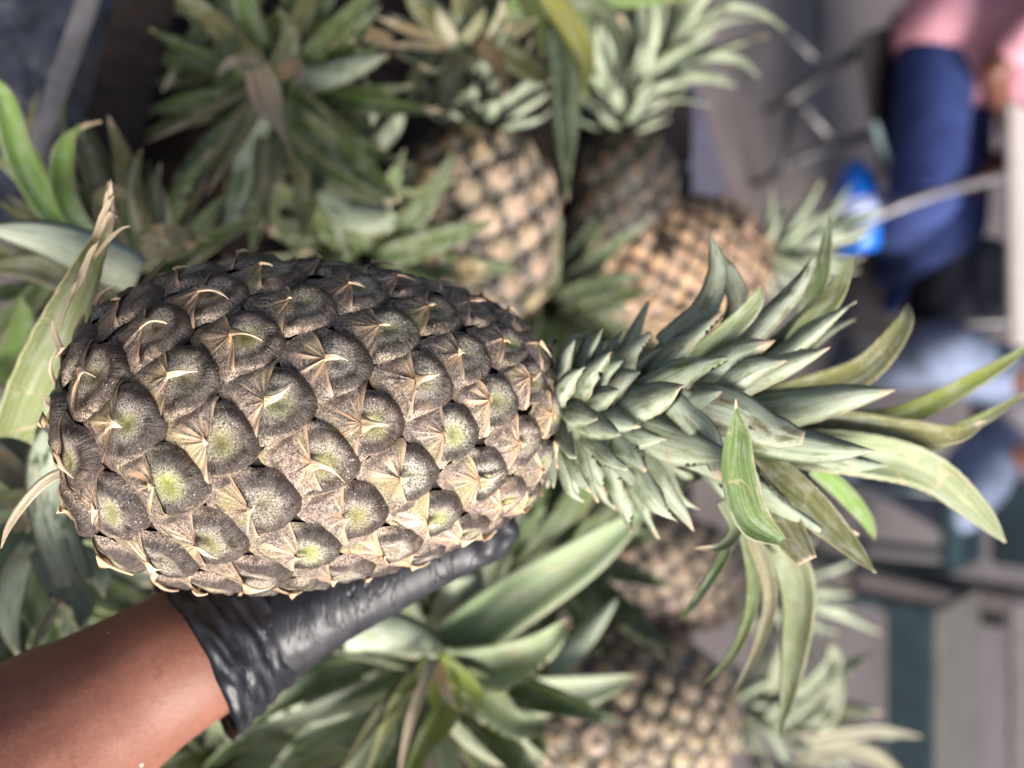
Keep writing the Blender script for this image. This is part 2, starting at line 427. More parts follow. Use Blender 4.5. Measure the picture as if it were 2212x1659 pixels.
GREEN, OLIVE, BRIGHT, SILVER, TAN, YELLOW, DARK, CREAMY = ((.085, .135, .035), (.135, .135, .052), (.15, .25, .055), (.26, .30, .19),
    (.36, .26, .14), (.46, .44, .10), (.045, .075, .024), (.46, .42, .30))

def pleaf(root, pp, d0, d1, wpx, color, face=1, dry=.95, side=.25, ds=None, **k):
    """leaf along pixels pp of the photo, depth running from d0 to d1"""
    n = len(pp); ds = ds or [d0 + (d1 - d0) * i / (n - 1) for i in range(n)]
    pts = [P(x, y, d) for (x, y), d in zip(pp, ds)]
    view = (CAM - pts[n // 2]).normalized()
    T = (pts[-1] - pts[0]).normalized()
    h = view * face + T.cross(view).normalized() * side
    return add_leaf(root, pts, wpx * PXS * sum(ds) / n, h, color, dry, **k)

def crown(root, base, axis, n, L0, L1, w0, w1, h, a0, a1, cols, r0=.012, bend=.5, droop=.0, dry=.95, nseg=10, phase=0., curl=.25, skip=None):
    axis = axis.normalized(); e1 = axis.orthogonal().normalized(); e2 = axis.cross(e1)
    for i in range(n):
        f = i / max(1, n - 1); ph = phase + i * 2.39996 + rnd.uniform(-.12, .12)
        e = e1 * math.cos(ph) + e2 * math.sin(ph)
        L = (L0 + (L1 - L0) * f) * rnd.uniform(.8, 1.15); w = (w0 + (w1 - w0) * f) * rnd.uniform(.85, 1.12)
        al = (a0 + (a1 - a0) * f) + rnd.uniform(-.12, .12)
        pts = [base + axis * (h * f) + e * r0 * (1 - .5 * f)]
        if skip and skip(f, e): continue
        bb = bend * rnd.uniform(.4, 1.4); hook = rnd.choice((0, 0, .5, 1.1)) * curl * 2
        side = axis.cross(e) * rnd.uniform(-.25, .25)
        for s in range(4):
            aa = al + bb * (s / 3 - .3) - (hook if s == 3 else 0) ; d = (axis * math.cos(aa) + e * math.sin(aa) + side * (s / 3)).normalized()
            pts.append(pts[-1] + d * (L / 4) + Vector((0, 0, -droop * L * ((s + 1) / 4) ** 2 / 4)))
        hint = axis * math.sin(al) - e * math.cos(al)
        add_leaf(root, pts, w, hint, rnd.choice(cols), dry * rnd.uniform(.9, 1.06), nseg=nseg, nc=4, channel=rnd.uniform(.3, .75), wave=rnd.choice((.02, .03, .07)), saw=.03)

# ------------------------------------------------------------------ the pineapple in the hand
hero = thing('pineapple', 'large ripe pineapple with dark purple-brown eyes, held up in a black glove', 'pineapple', P(165, 935, .352))
B0, E0 = P(152, 938, .352), P(1204, 886, .378)
AX = (E0 - B0); LEN = AX.length; AX.normalize()
CF = (-FW); CF = (CF - AX * CF.dot(AX)).normalized(); SF = AX.cross(CF)
PROF = [(0, 0), (10, 78), (22, 150), (50, 217), (100, 280), (200, 327), (280, 347), (410, 362), (550, 347), (650, 329), (750, 303), (850, 268), (930, 228), (980, 190), (1030, 122), (1052, 0)]
def prof_r(t):                              # t: 0..1 along the axis
    x = t * 1052
    for (x0, r0), (x1, r1) in zip(PROF, PROF[1:]):
        if x <= x1: return (r0 + (r1 - r0) * (x - x0) / (x1 - x0)) * PXS * (.352 + .026 * t) * .97
    return 0.0
NS = 600
ts = np.linspace(0, 1, NS); rs = np.array([prof_r(t) for t in ts])
for _ in range(14): rs[1:-1] = (rs[:-2] + 2 * rs[1:-1] + rs[2:]) / 4
xs = ts * LEN
ss = np.concatenate([[0], np.cumsum(np.hypot(np.diff(xs), np.diff(rs)))]); STOT = ss[-1]
def sat(s):
    s = min(max(s, 0), STOT); return float(np.interp(s, ss, xs)), max(float(np.interp(s, ss, rs)), 1e-4)
def surf(s, phi, w):
    x, r = sat(s); x1, r1 = sat(s - .0015); x2, r2 = sat(s + .0015)
    dx, dr = x2 - x1, r2 - r1; l = math.hypot(dx, dr) or 1
    e = CF * math.cos(phi) + SF * math.sin(phi)
    nrm = (e * dx - AX * dr) / l
    return B0 + AX * x + e * r + nrm * w
# core
V = []; F = []; sg = 48; ng = 40
for i in range(ng + 1):
    for j in range(sg): V.append(surf(STOT * i / ng, 2 * math.pi * j / sg, -.0030))
for i in range(ng):
    for j in range(sg): F.append((i * sg + j, i * sg + (j + 1) % sg, (i + 1) * sg + (j + 1) % sg, (i + 1) * sg + j))
obj('fruit_core', mesh_from('fruit_core', V, F), M_CORE, hero)
# fruitlets on the golden spiral
A0 = 6.7e-4; GA = 2.39996; PH0 = 0.35
cells = []; s = .010; n = 0
while s < STOT - .007:
    x, r = sat(s); f = s / STOT
    A = A0 * (1.0 if f < .45 else 1.0 - .62 * ((f - .45) / .55) ** 1.2) * (.8 + .2 * min(1, f / .2))
    cells.append((s + rnd.uniform(-.05, .05) * math.sqrt(A), n * GA + PH0 + rnd.uniform(-.05, .05) * math.sqrt(A) / max(r, .012), math.sqrt(A), r, f)); s += A / (2 * math.pi * max(r, .012)); n += 1
def wrap(a): return (a + math.pi) % (2 * math.pi) - math.pi
def sstep(a, b, x):
    t = min(1, max(0, (x - a) / (b - a))); return t * t * (3 - 2 * t)
for i, (s0, p0, S, r, f) in enumerate(cells):
    rr = random.Random(i * 7 + 3)
    nb = []
    for j in range(max(0, i - 40), min(len(cells), i + 41)):
        if j == i: continue
        du = cells[j][0] - s0; dv = wrap(cells[j][1] - p0) * .5 * (cells[j][3] + r)
        d2 = du * du + dv * dv
        if d2 < (3 * S) ** 2: nb.append((du, dv, d2))
    def bound(th):
        c, sn = math.cos(th), math.sin(th); t = 0
        for du, dv, d2 in nb:
            k = 2 * (du * c + dv * sn) / d2
            if k > 0: t += (k * S) ** 26
        return min(.9, t ** (-1 / 26) if t > 0 else .9)          # in units of S
    jit = rr.uniform(0, 9); ex_ = rr.uniform(.94, 1.04); tilt = rr.uniform(-.25, .25); dep = rr.uniform(.7, 1.25); hs = rr.uniform(.85, 1.15)
    dxo = .06 + rr.uniform(-.02, .02); dyo = rr.uniform(-.04, .04)
    def hgt(x, y, rn):
        ns = noise.noise(Vector((x * 5 + jit, y * 5, f * 9)))
        right = sstep(-.14, .08, x)
        h = .03 * hs * (1 - rn ** 4) + right * (.030 - .115 * rn ** 13) - (1 - right) * .015 * rn ** 8
        h += .036 * right * math.exp(-((rn - .70) / .18) ** 2) * hs
        h -= .072 * sstep(.05, -.55, x)
        h -= .075 * dep * math.exp(-(((x - dxo) ** 2 + (y - dyo) ** 2) / .013))
        th = math.atan2(y, x - .05)
        h += right * .010 * math.sin(th * 34 + ns * 5) * sstep(.45, .75, rn) * (1 - sstep(.92, 1, rn))
        return h + ns * .022 + tilt * .06 * y
    # rind of the eye
    NT, NR = 40, 13
    bd = [bound(2 * math.pi * k / NT) for k in range(NT)]
    V = [surf(s0, p0, hgt(0, 0, 0) * S)]; UV = [(0, 0)]; F = []
    for q in range(1, NR + 1):
        rn = (q / NR) ** .8
        for k in range(NT):
            th = 2 * math.pi * k / NT
            ed = 1.01 - .03 * (1 + noise.noise(Vector((math.cos(th) * 3 + jit, math.sin(th) * 3, 5)))) * rn
            cc = math.cos(th)
            lim = bd[k] * 1.10
            if cc > -.35:
                snn = math.sin(th)
                el = (1 + .05 * noise.noise(Vector((cc * 2.5 + jit, snn * 2.5, 1)))) * ex_ / math.sqrt((cc / .635) ** 2 + (snn / .555) ** 2)
                k2 = sstep(-.35, .05, cc); l2 = bd[k] * 1.2
                lim = lim * (1 - k2) + k2 * (l2 ** -12 + el ** -12) ** (-1 / 12)
            ed *= lim / bd[k]
            x = math.cos(th) * bd[k] * rn * ed; y = math.sin(th) * bd[k] * rn * ed
            rx = sat(s0 + x * S)[1]
            V.append(surf(s0 + x * S, p0 + y * S / max(rx, .008), hgt(x, y, rn) * S)); UV.append((x, y))
    for k in range(NT): F.append((0, 1 + k, 1 + (k + 1) % NT))
    for q in range(NR - 1):
        for k in range(NT):
            a = 1 + q * NT
            F.append((a + k, a + NT + k, a + NT + (k + 1) % NT, a + (k + 1) % NT))
    fo = obj('fruitlet', mesh_from('fruitlet', V, F, UV), M_FR, hero)
    br = rr.uniform(.85, 1.2); fo.color = (br * rr.uniform(.97, 1.08), br, br * rr.uniform(.92, 1.02), 1)
    # papery bract below the eye with its dry point
    V = []; UV = []; F = []
    NA, NQ = 36, 10
    x0 = -.095; hs2 = rr.uniform(.8, 1.3); spread = R(rr.uniform(84, 97)); skew = rr.uniform(-.22, .22); bendu = rr.uniform(-.35, .25); bendd = rr.uniform(-.35, .25); spu = rr.uniform(.86, 1.06); spd = rr.uniform(.86, 1.06)
    rays = [rr.uniform(-.8, .8) for _ in range(5)]
    for q in range(NQ + 1):
        fq = q / NQ
        for k in range(NA + 1):
            ak = -1 + 2 * k / NA
            th = math.pi + skew + ak * spread * (spu if ak < 0 else spd) + ak * abs(ak) * (bendu if ak < 0 else bendd) * (fq - .4)
            b = bound(th)
            rag = 1 + .05 * noise.noise(Vector((ak * 9 + jit, fq * 3, 2)))
            rd = b * (.98 if abs(ak) > .85 else 1.04) * fq * rag
            x = x0 + math.cos(th) * rd; y = math.sin(th) * rd
            rn = min(1, math.hypot(x, y) / b)
            side = math.exp(-((1 - abs(ak)) / .08) ** 2)
            up = .012 + .042 * side * (1 - fq * .35) + .075 * hs2 * math.exp(-rd / .085)
            up += sum(.030 * math.exp(-((ak - ra) / .05) ** 2) for ra in rays) * (1 - fq) * sstep(0, .15, fq)
            w = hgt(x, y, rn) + up * (1 - fq ** 6 * .8)
            rx = sat(s0 + x * S)[1]
            V.append(surf(s0 + x * S, p0 + y * S / max(rx, .008), w * S)); UV.append((k / NA, fq * .7))
    for q in range(NQ):
        for k in range(NA):
            a = q * (NA + 1) + k; F.append((a, a + 1, a + NA + 2, a + NA + 1))
    # point: a flattened, curling spine
    lt = rr.choice((.07, .14, .2, .28, .34, .42, .5)) * (1 if f > .12 else 1.5); cs = rr.uniform(-.9, .9); lift = rr.uniform(.0, .40); w0 = rr.uniform(.10, .26)
    hb = hgt(x0, 0, 0) + .085 * hs2; o = len(V); NP = 9
    for q in range(NP + 1):
        k = q / NP
        tw = math.sin(k * 4 + jit) * .5
        cx = x0 - .05 + lt * (k + .10) * (1 - .15 * k * abs(cs)); cy = cs * lt * .7 * k * k
        ch = max(hb + lift * lt * math.sin(k * 2.2) * .8 - .02 * k, .05)
        hwid = w0 * (1 - k) ** 1.5 * .5 * (1 + .25 * math.sin(k * 9 + jit)) + .006
        for (a, c) in ((-1, 0), (-.4, .035), (.4, .035), (1, 0), (.3, -.02), (-.3, -.02)):
            y = cy + a * hwid; w = ch + c * (1 - k * .7) + (abs(a) * .05 + a * tw * .09) * (1 - k)
            rx = sat(s0 + cx * S)[1]
            V.append(surf(s0 + cx * S, p0 + y * S / max(rx, .008), w * S)); UV.append((.5 + a * .25, -.02 - k))
    for q in range(NP):
        for c in range(6): F.append((o + q * 6 + c, o + q * 6 + (c + 1) % 6, o + q * 6 + 6 + (c + 1) % 6, o + q * 6 + 6 + c))
    bo = obj('bract', mesh_from('bract', V, F, UV), M_BR, fo)
    br = rr.uniform(.85, 1.2); bo.color = (br * rr.uniform(.98, 1.06), br, br * rr.uniform(.9, 1.02), 1)
# dry bracts hanging at the base
for pp, d, w, c in (([(158, 1012), (100, 1038), (50, 1090), (18, 1140), (2, 1185)], .33, 26, TAN), ([(165, 862), (130, 868), (105, 866), (96, 858)], .32, 44, TAN),
                    ([(160, 800), (135, 765), (118, 725), (112, 690)], .335, 20, TAN), ([(168, 770), (165, 725), (176, 690), (180, 668)], .335, 18, TAN),
                    ([(300, 625), (330, 590), (352, 566), (356, 556)], .36, 14, TAN)):
    o = pleaf(hero, pp, d, d - .006, w, c, dry=.0, nseg=10, nc=4); o.name = 'basal_bract'
tube('stalk', [B0 - AX * .004, B0 + AX * .012], [.012, .014], M_STALK, hero, 14)

# crown of the held pineapple
CAX = (P(1700, 905, .395) - P(1195, 893, .376)).normalized()
CB = P(1188, 893, .376)
HC = [SILVER, (.13, .18, .07), SILVER, (.16, .20, .10)]
def cskip(f, e): return False
tube('crown_stem', [CB, CB + CAX * .05, CB + CAX * .095], [.017, .014, .008], M_STALK, hero, 12)
crown(hero, CB - CAX * .002, CAX, 42, .024, .038, .014, .018, .022, R(88), R(60), HC, .015, -.45, 0, .97, 12, .3)
crown(hero, CB + CAX * .016, CAX, 34, .038, .062, .020, .025, .034, R(68), R(48), HC, .014, -.15, 0, .96, 20, 1.3)
crown(hero, CB + CAX * .050, CAX, 14, .070, .085, .022, .023, .030, R(44), R(26), HC, .010, .15, 0, .95, 16, .2)
OLB = (.12, .105, .05); YG = (.20, .235, .045); PALE = (.27, .32, .17)
for pp, d0, d1, w, c, fc, dry, kw in (
    ([(1430, 745), (1513, 677), (1548, 590), (1534, 505)], .375, .37, 66, OLB, -1, .99, {}),
    ([(1560, 740), (1592, 670), (1580, 600), (1545, 540)], .395, .39, 58, (.10, .10, .05), -1, .99, {}),
    ([(1480, 790), (1583, 705), (1631, 653), (1642, 618)], .365, .355, 52, (.16, .20, .09), 1, .97, {}),
    ([(1545, 800), (1652, 694), (1722, 618), (1755, 558)], .375, .375, 56, OLB, -1, .97, {}),
    ([(1700, 740), (1765, 620), (1784, 530), (1792, 465)], .40, .40, 38, GREEN, 1, .99, {}),
    ([(1590, 830), (1722, 715), (1801, 635), (1845, 550)], .385, .385, 68, (.15, .17, .075), 1, .99, {}),
    ([(1560, 880), (1722, 850), (1860, 800), (1947, 705), (1962, 655)], .38, .42, 84, (.16, .165, .06), 1, .99, {}),
    ([(1700, 905), (1930, 900), (2120, 812), (2240, 735)], .40, .47, 56, YG, 1, .99, {}),
    ([(1850, 985), (1980, 965), (2100, 915), (2225, 845)], .40, .45, 48, YG, 1, .99, {}),
    ([(1600, 890), (1800, 915), (1950, 932), (2060, 938), (2132, 908)], .385, .40, 76, (.18, .18, .06), 1, .93, {}),
    ([(1640, 960), (1860, 978), (2000, 1014), (2103, 1094), (2172, 1172)], .385, .405, 108, PALE, 1, .98, dict(channel=.5)),
    ([(1560, 950), (1690, 1042), (1790, 1130), (1892, 1238)], .375, .37, 104, (.13, .14, .045), 1, .995, dict(channel=.5)),
    ([(1560, 960), (1640, 1060), (1700, 1140), (1745, 1212)], .365, .355, 84, (.145, .145, .06), 1, .975, dict(prof=[.9, 1, 1, .95, .85, .55])),
    ([(1470, 850), (1580, 880), (1660, 925), (1736, 946)], .352, .342, 92, (.15, .125, .06), -1, .97, dict(prof=[.85, 1, 1, .95, .8, .35])),
    ([(1688, 1170), (1622, 1120), (1592, 1020), (1592, 930), (1590, 895), (1590, 862)], .335, .318, 96, (.13, .205, .055), 1, .87, dict(prof=[.25, .85, .95, .72, .42, .12, .04], channel=.6)),
    ([(1455, 870), (1510, 920), (1540, 975), (1548, 1018)], .348, .345, 66, SILVER, -1, .94, dict(prof=[.9, 1, 1, .8, .4])),
    ([(1660, 1120), (1722, 1260), (1715, 1420), (1684, 1585)], .42, .45, 84, (.20, .24, .11), 1, 1.1, {}),
    ([(1610, 1120), (1662, 1270), (1640, 1390), (1572, 1525)], .41, .44, 36, (.24, .21, .13), 1, .97, {}),
    ([(1600, 1100), (1628, 1270), (1592, 1400), (1518, 1482)], .41, .45, 30, (.15, .2, .06), 1, .99, {}),
    ([(1590, 1120), (1560, 1210), (1500, 1300), (1470, 1340)], .39, .41, 26, (.07, .13, .03), 1, .99, {}),
    ([(1560, 1080), (1590, 1140), (1560, 1180), (1500, 1185)], .38, .375, 34, SILVER, 1, .8, {}),
    ([(1760, 1010), (1820, 1060), (1870, 1120), (1890, 1165)], .42, .45, 46, BRIGHT, 1, .95, {}),
):
    pleaf(hero, pp, d0, d1, w, c, fc, dry, nseg=40, nc=8, saw=.03, wave=.02, **kw)

# ------------------------------------------------------------------ the arm and the glove
person = thing('person', 'brown forearm in a black disposable glove, holding up the large pineapple', 'person', P(60, 1640, .37))
wr = [(P(430, 1402, .402), .0330), (P(300, 1480, .395), .0355), (P(120, 1600, .38), .0430), (P(-120, 1760, .355), .0490), (P(-420, 1960, .33), .0500)]
caps = [(wr[i][0], wr[i][1], wr[i + 1][0], wr[i + 1][1]) for i in range(4)]
palm = P(650, 1180, .462)
caps += [(wr[0][0], .032, P(560, 1290, .43), .028), (P(560, 1290, .43), .027, palm, .018)]
obj('arm', blob_mesh('arm', caps, .0035, 10), M_SKIN, person)
gc = []
def chain(pts):
    for (a, ra), (b, rb) in zip(pts, pts[1:]): gc.append((a, ra, b, rb))
chain([(P(510, 1352, .411), .0255), (P(575, 1308, .422), .0325), (P(700, 1215, .452), .020), (P(860, 1120, .458), .017)])
chain([(P(540, 1330, .42), .030), (P(680, 1140, .455), .018), (P(830, 1030, .462), .016)])
chain([(P(540, 1300, .43), .026), (P(640, 1060, .462), .016), (P(780, 950, .466), .015)])
# thumb along the near side of the fruit
chain([(P(560, 1360, .412), .030), (P(700, 1296, .405), .0225), (P(840, 1240, .398), .0178), (P(960, 1186, .392), .0148), (P(1046, 1150, .388), .0122)])
# fingers behind the fruit, bent round it
for k, (kx, ky) in enumerate(((930, 1110), (900, 1040), (850, 970), (790, 900))):
    r0 = .0105 - .0006 * k; L = (1, 1.08, 1.0, .8)[k]
    chain([(P(kx - 70, ky, .458), r0 + .003), (P(kx + 70 * L, ky - 90, .462), r0), (P(kx + 100 * L, ky - 230 * L, .452), r0 - .0008), (P(kx + 60 * L, ky - 330 * L, .430), r0 - .002)])
gm = blob_mesh('glove', gc, .0021, 5)
ax_w = (P(700, 1290, .41) - P(455, 1392, .402)).normalized(); w0p = P(455, 1392, .402)
nrmls = [v.normal.copy() for v in gm.vertices]
for v, nn in zip(gm.vertices, nrmls):
    q = v.co; t = (q - w0p).dot(ax_w)
    near = math.exp(-max(0, t) / .032)
    a = noise.noise(Vector((t * 190, (q - w0p).dot(RT) * 38, (q - w0p).dot(FW) * 38)))
    b = noise.noise(Vector((t * 75 + 5, (q - w0p).dot(RT) * 22, (q - w0p).dot(FW) * 22 + 3)))
    fold = max(0, 1 - abs(a) * 4.5)
    v.co = q + nn * (.0022 * near * fold + .0006 * b * near + .0003 * fold * math.exp(-max(0, t) / .09))
# loose crumpled end of the thumb
tipp = P(1052, 1152, .386)
for v, nn in zip(gm.vertices, nrmls):
    k = math.exp(-((v.co - tipp).length / .018) ** 2)
    if k > .02: v.co = v.co + nn * k * .0042 * noise.noise(v.co * 150) + (P(1095, 1150, .386) - tipp) * k * .55
glove = obj('glove', gm, M_GLOVE, person)
# cuff: a thin loose sleeve that gathers at the wrist
ce, cw = P(415, 1412, .399), P(560, 1330, .416)
ca = (cw - ce).normalized(); c1 = ca.orthogonal().normalized(); c2 = ca.cross(c1)
V = []; F = []; NI, NJ = 26, 120
for layer in (0, 1):
    for i in range(NI + 1):
        k = i / NI
        for j in range(NJ):
            a = 2 * math.pi * j / NJ; e = c1 * math.cos(a) + c2 * math.sin(a)
            fl = (1 - k) ** 1.6
            cir = Vector((math.cos(a), math.sin(a), 0))
            fo1 = 1 - 2 * abs(noise.noise(Vector((cir.x * 2.1, cir.y * 2.1, k * 8))))
            fo2 = 1 - 2 * abs(noise.noise(Vector((cir.x * 4.2 + 3 + k * 2, cir.y * 4.2, k * 3.2 + 4))))
            edge = noise.noise(Vector((cir.x * 2 + 8, cir.y * 2, 1))) * .004
            rr_ = .0388 - .0034 * k + .0032 * fl + .0028 * max(0, fo1) * (1 - k * .6) + .0012 * max(-.3, fo2) * (1 - k * .5)
            V.append(ce + ca * (edge * (1 - k) + (cw - ce).length * k) + e * (rr_ - layer * .0006))
o = (NI + 1) * NJ
for l in (0, 1):
    for i in range(NI):
        for j in range(NJ):
            q = (l * o + i * NJ + j, l * o + i * NJ + (j + 1) % NJ, l * o + (i + 1) * NJ + (j + 1) % NJ, l * o + (i + 1) * NJ + j)
            F.append(q if l == 0 else q[::-1])
for j in range(NJ): F.append((j, (j + 1) % NJ, o + (j + 1) % NJ, o + j))
obj('cuff', mesh_from('cuff', V, F), M_GLOVE, glove)

# ------------------------------------------------------------------ the heap
HEAP = 'pineapples heaped on the stall table'
TZ = .82
def far_fruitlet_mesh():
    V = [(0, 0, .10)]; UV = [(0, 0)]; F = []; NT, NR = 10, 4
    for q in range(1, NR + 1):
        rn = q / NR
        for k in range(NT):
            th = 2 * math.pi * k / NT
            b = .60 * (1 + .06 * math.cos(6 * th))
            x, y = math.cos(th) * b * rn, math.sin(th) * b * rn
            h = .13 * (1 - rn ** 2.5) - .05 * rn ** 6 + (.05 if q == 1 and k in (0, 1, 9) else 0)
            V.append((x, y, h)); UV.append((x, y))
    for k in range(NT): F.append((0, 1 + k, 1 + (k + 1) % NT))
    for q in range(NR - 1):
        for k in range(NT):
            a = 1 + q * NT; F.append((a + k, a + NT + k, a + NT + (k + 1) % NT, a + (k + 1) % NT))
    # dry point over the eye
    o = len(V); tip = [(-.44, -.24, .02), (-.42, .27, .02), (.0, .13, .19), (.02, -.11, .17), (.36, .05, .30)]
    V += tip; UV += [(-.02, 0)] * 5; F += [(o, o + 3, o + 2, o + 1), (o + 3, o + 4, o + 2), (o, o + 4, o + 3), (o + 1, o + 2, o + 4)]
    me = mesh_from('heaped_fruitlet', V, F, UV); me.materials.append(M_FAR); return me
FARM = far_fruitlet_mesh()
def heap_pineapple(label, base, top, rad, color, tile=.026, fruitlets=True, cat='pineapple', rough=.18, dim=1.0):
    root = thing('pineapple', label, cat, base, HEAP)
    ax = top - base; L = ax.length; ax.normalize(); e1 = ax.orthogonal().normalized(); e2 = ax.cross(e1)
    def rad_at(t): return rad * max(.02, (1 - abs(2 * t - .92) ** 2.9 / 1.25)) ** .62
    V = []; F = []; sg, ng = 28, 22
    for i in range(ng + 1):
        t = i / ng
        for j in range(sg):
            a = 2 * math.pi * j / sg; V.append(base + ax * L * t + (e1 * math.cos(a) + e2 * math.sin(a)) * rad_at(t) * (.97 if fruitlets else 1))
    for i in range(ng):
        for j in range(sg): F.append((i * sg + j, i * sg + (j + 1) % sg, (i + 1) * sg + (j + 1) % sg, (i + 1) * sg + j))
    F.append(tuple(range(sg))[::-1]); F.append(tuple(ng * sg + j for j in range(sg)))
    obj('fruit_core', mesh_from('fruit_core', V, F), M_CORE, root)
    if fruitlets:
        t = .03; n = 0
        while t < .97:
            r = rad_at(t); r2 = rad_at(min(1, t + .01)); sl = (r2 - r) / (.01 * L)
            ph = n * 2.39996; e = e1 * math.cos(ph) + e2 * math.sin(ph)
            tl = tile * (1 - .3 * t)
            X = (ax + e * sl).normalized(); Z = (e - ax * sl).normalized(); Y = Z.cross(X)
            qt = Matrix.Rotation(rnd.gauss(0, rough), 3, Z) @ Matrix.Rotation(rnd.gauss(0, rough * .6), 3, X)
            X, Y, Z = qt @ X, qt @ Y, qt @ Z
            c = base + ax * L * t + e * (r + rnd.uniform(-.001, .001))
            s = tl * rnd.uniform(.92, 1.15)
            M = Matrix((X * s, Y * s, Z * s)).transposed().to_4x4(); M.translation = c
            o = bpy.data.objects.new('fruitlet', FARM); col.objects.link(o); o.parent = root
            o.matrix_parent_inverse = root.matrix_basis.inverted(); o.matrix_basis = M
            v = rnd.uniform(.7, 1.25); o.color = (color[0] * v, color[1] * v * rnd.uniform(.92, 1.06), color[2] * v * rnd.uniform(.85, 1.1), dim)
            n += 1; t += tl * tl / (2 * math.pi * max(r, .02)) / L / math.sqrt(1 + sl * sl)
    return root, ax

PEACH, BUFF, BROWNY, ORANGE = (.44, .32, .22), (.38, .285, .18), (.080, .058, .036), (.54, .325, .185)
# A: lies with its crown to the left of the stall
A, a_ax = heap_pineapple('tan pineapple lying behind the held one, its fruit pale peach with a grey-olive crown', P(1010, 690, .84), P(1040, 268, .81), .078, BUFF, .036, dim=.9)
crown(A, P(1050, 285, .80), a_ax, 22, .04, .07, .014, .02, .03, R(75), R(60), [SILVER, GREEN, SILVER], .02, -.3, 0, .9, 8)
crown(A, P(1030, 230, .79), P(985, 95, .72) - P(1030, 230, .79), 16, .05, .09, .018, .024, .06, R(60), R(35), [SILVER, OLIVE, DARK], .015, .1, 0, .9, 10)
for pp, w, c, fc, dry in (([(973, 110), (970, 191), (966, 258)], 68, (.16, .15, .08), 1, .95), ([(945, 118), (897, 175), (890, 242)], 44, OLIVE, 1, .9),
        ([(1030, 80), (1077, 139), (1099, 196)], 48, (.38, .24, .13), 1, .9), ([(1060, 90), (1147, 146), (1194, 176)], 66, OLIVE, 1, .92),
        ([(970, 95), (886, 66), (812, 36)], 28, TAN, 1, .7), ([(960, 101), (900, 98), (840, 98)], 24, TAN, 1, .7), ([(850, 90), (790, 74), (735, 76)], 40, TAN, 1, .5),
        ([(985, 95), (952, 45), (940, 18)], 38, CREAMY, 1, .9), ([(1000, 90), (1030, 50), (1046, 18)], 34, (.3, .3, .17), 1, .9), ([(1050, 95), (1080, 45), (1084, -5)], 36, CREAMY, 1, .9),
        ([(980, 80), (905, 20), (870, -40)], 50, OLIVE, 1, .95), ([(1000, 70), (995, 0), (985, -60)], 55, OLIVE, 1, .95), ([(1040, 80), (1110, 60), (1160, 40)], 50, (.2, .19, .10), 1, .95)):
    pleaf(A, pp, .70, .655, w, c, fc, dry, nseg=12, nc=4)
# B: brown one, its shade painted in by a low dim; pale crown
B, b_ax = heap_pineapple('brown pineapple behind the tan one, skin painted darker for shade, with a pale silvery crown fanning out', P(1330, 520, 1.05), P(1345, 268, 1.0), .066, BROWNY, .034, dim=.28)
crown(B, P(1345, 285, .99), b_ax, 26, .05, .09, .018, .022, .05, R(70), R(45), [SILVER, GREEN, (.1, .14, .06)], .02, -.1, 0, .95, 8)
crown(B, P(1360, 210, .97), P(1470, 60, .90) - P(1360, 210, .97), 16, .10, .15, .02, .022, .06, R(50), R(15), [SILVER, PALE, PALE], .012, .5, .15, .97, 10)
for pp, w in (([(1400, 150), (1450, 70), (1560, 15), (1640, 25), (1698, 65)], 30), ([(1400, 170), (1500, 120), (1590, 125), (1640, 165)], 34), ([(1410, 190), (1500, 160), (1590, 185)], 36),
              ([(1385, 160), (1388, 60), (1380, -20)], 42), ([(1330, 220), (1290, 120), (1300, 20)], 34)):
    pleaf(B, pp, .94, .90, w, (.32, .38, .22), -1, .99, nseg=14, nc=4)
# J: yellow-leaved crown, fruit beyond the frame
J, j_ax = heap_pineapple('pineapple at the back edge of the heap whose crown has one yellow leaf', P(1260, -420, .93), P(1230, -150, .86), .07, BUFF, .030, False)
crown(J, P(1230, -150, .86), P(1210, 30, .74) - P(1230, -150, .86), 14, .08, .13, .02, .024, .06, R(60), R(35), [GREEN, BRIGHT, OLIVE], .012, .3, .1, .95, 10)
for pp, w, c in (([(1165, -30), (1222, 40), (1268, 130), (1261, 212)], 62, YELLOW), ([(1130, -20), (1164, 40), (1172, 122)], 52, (.36, .44, .09)), ([(1200, 40), (1214, 230), (1226, 432)], 60, (.07, .11, .05)),
                 ([(1220, 60), (1245, 200), (1232, 380)], 30, (.2, .26, .14)), ([(1200, -10), (1350, 4), (1500, -4)], 30, BRIGHT), ([(1190, 0), (1290, 10), (1340, 100), (1330, 200)], 44, (.20, .25, .15))):
    pleaf(J, pp, .74, .70, w, c, 1, .99, nseg=14, nc=4)
# C: orange fruit
Cc, c_ax = heap_pineapple('orange ripe pineapple lying behind the held crown, skin rough and peachy', P(1240, 600, 1.06), P(1655, 560, 1.10), .088, ORANGE, .024, rough=.75, dim=.92)
crown(Cc, P(1630, 562, 1.09), P(1800, 510, 1.12) - P(1640, 562, 1.09), 34, .05, .13, .018, .022, .07, R(75), R(15), [SILVER, PALE, (.2, .26, .12)], .018, .2, 0, .97, 8)
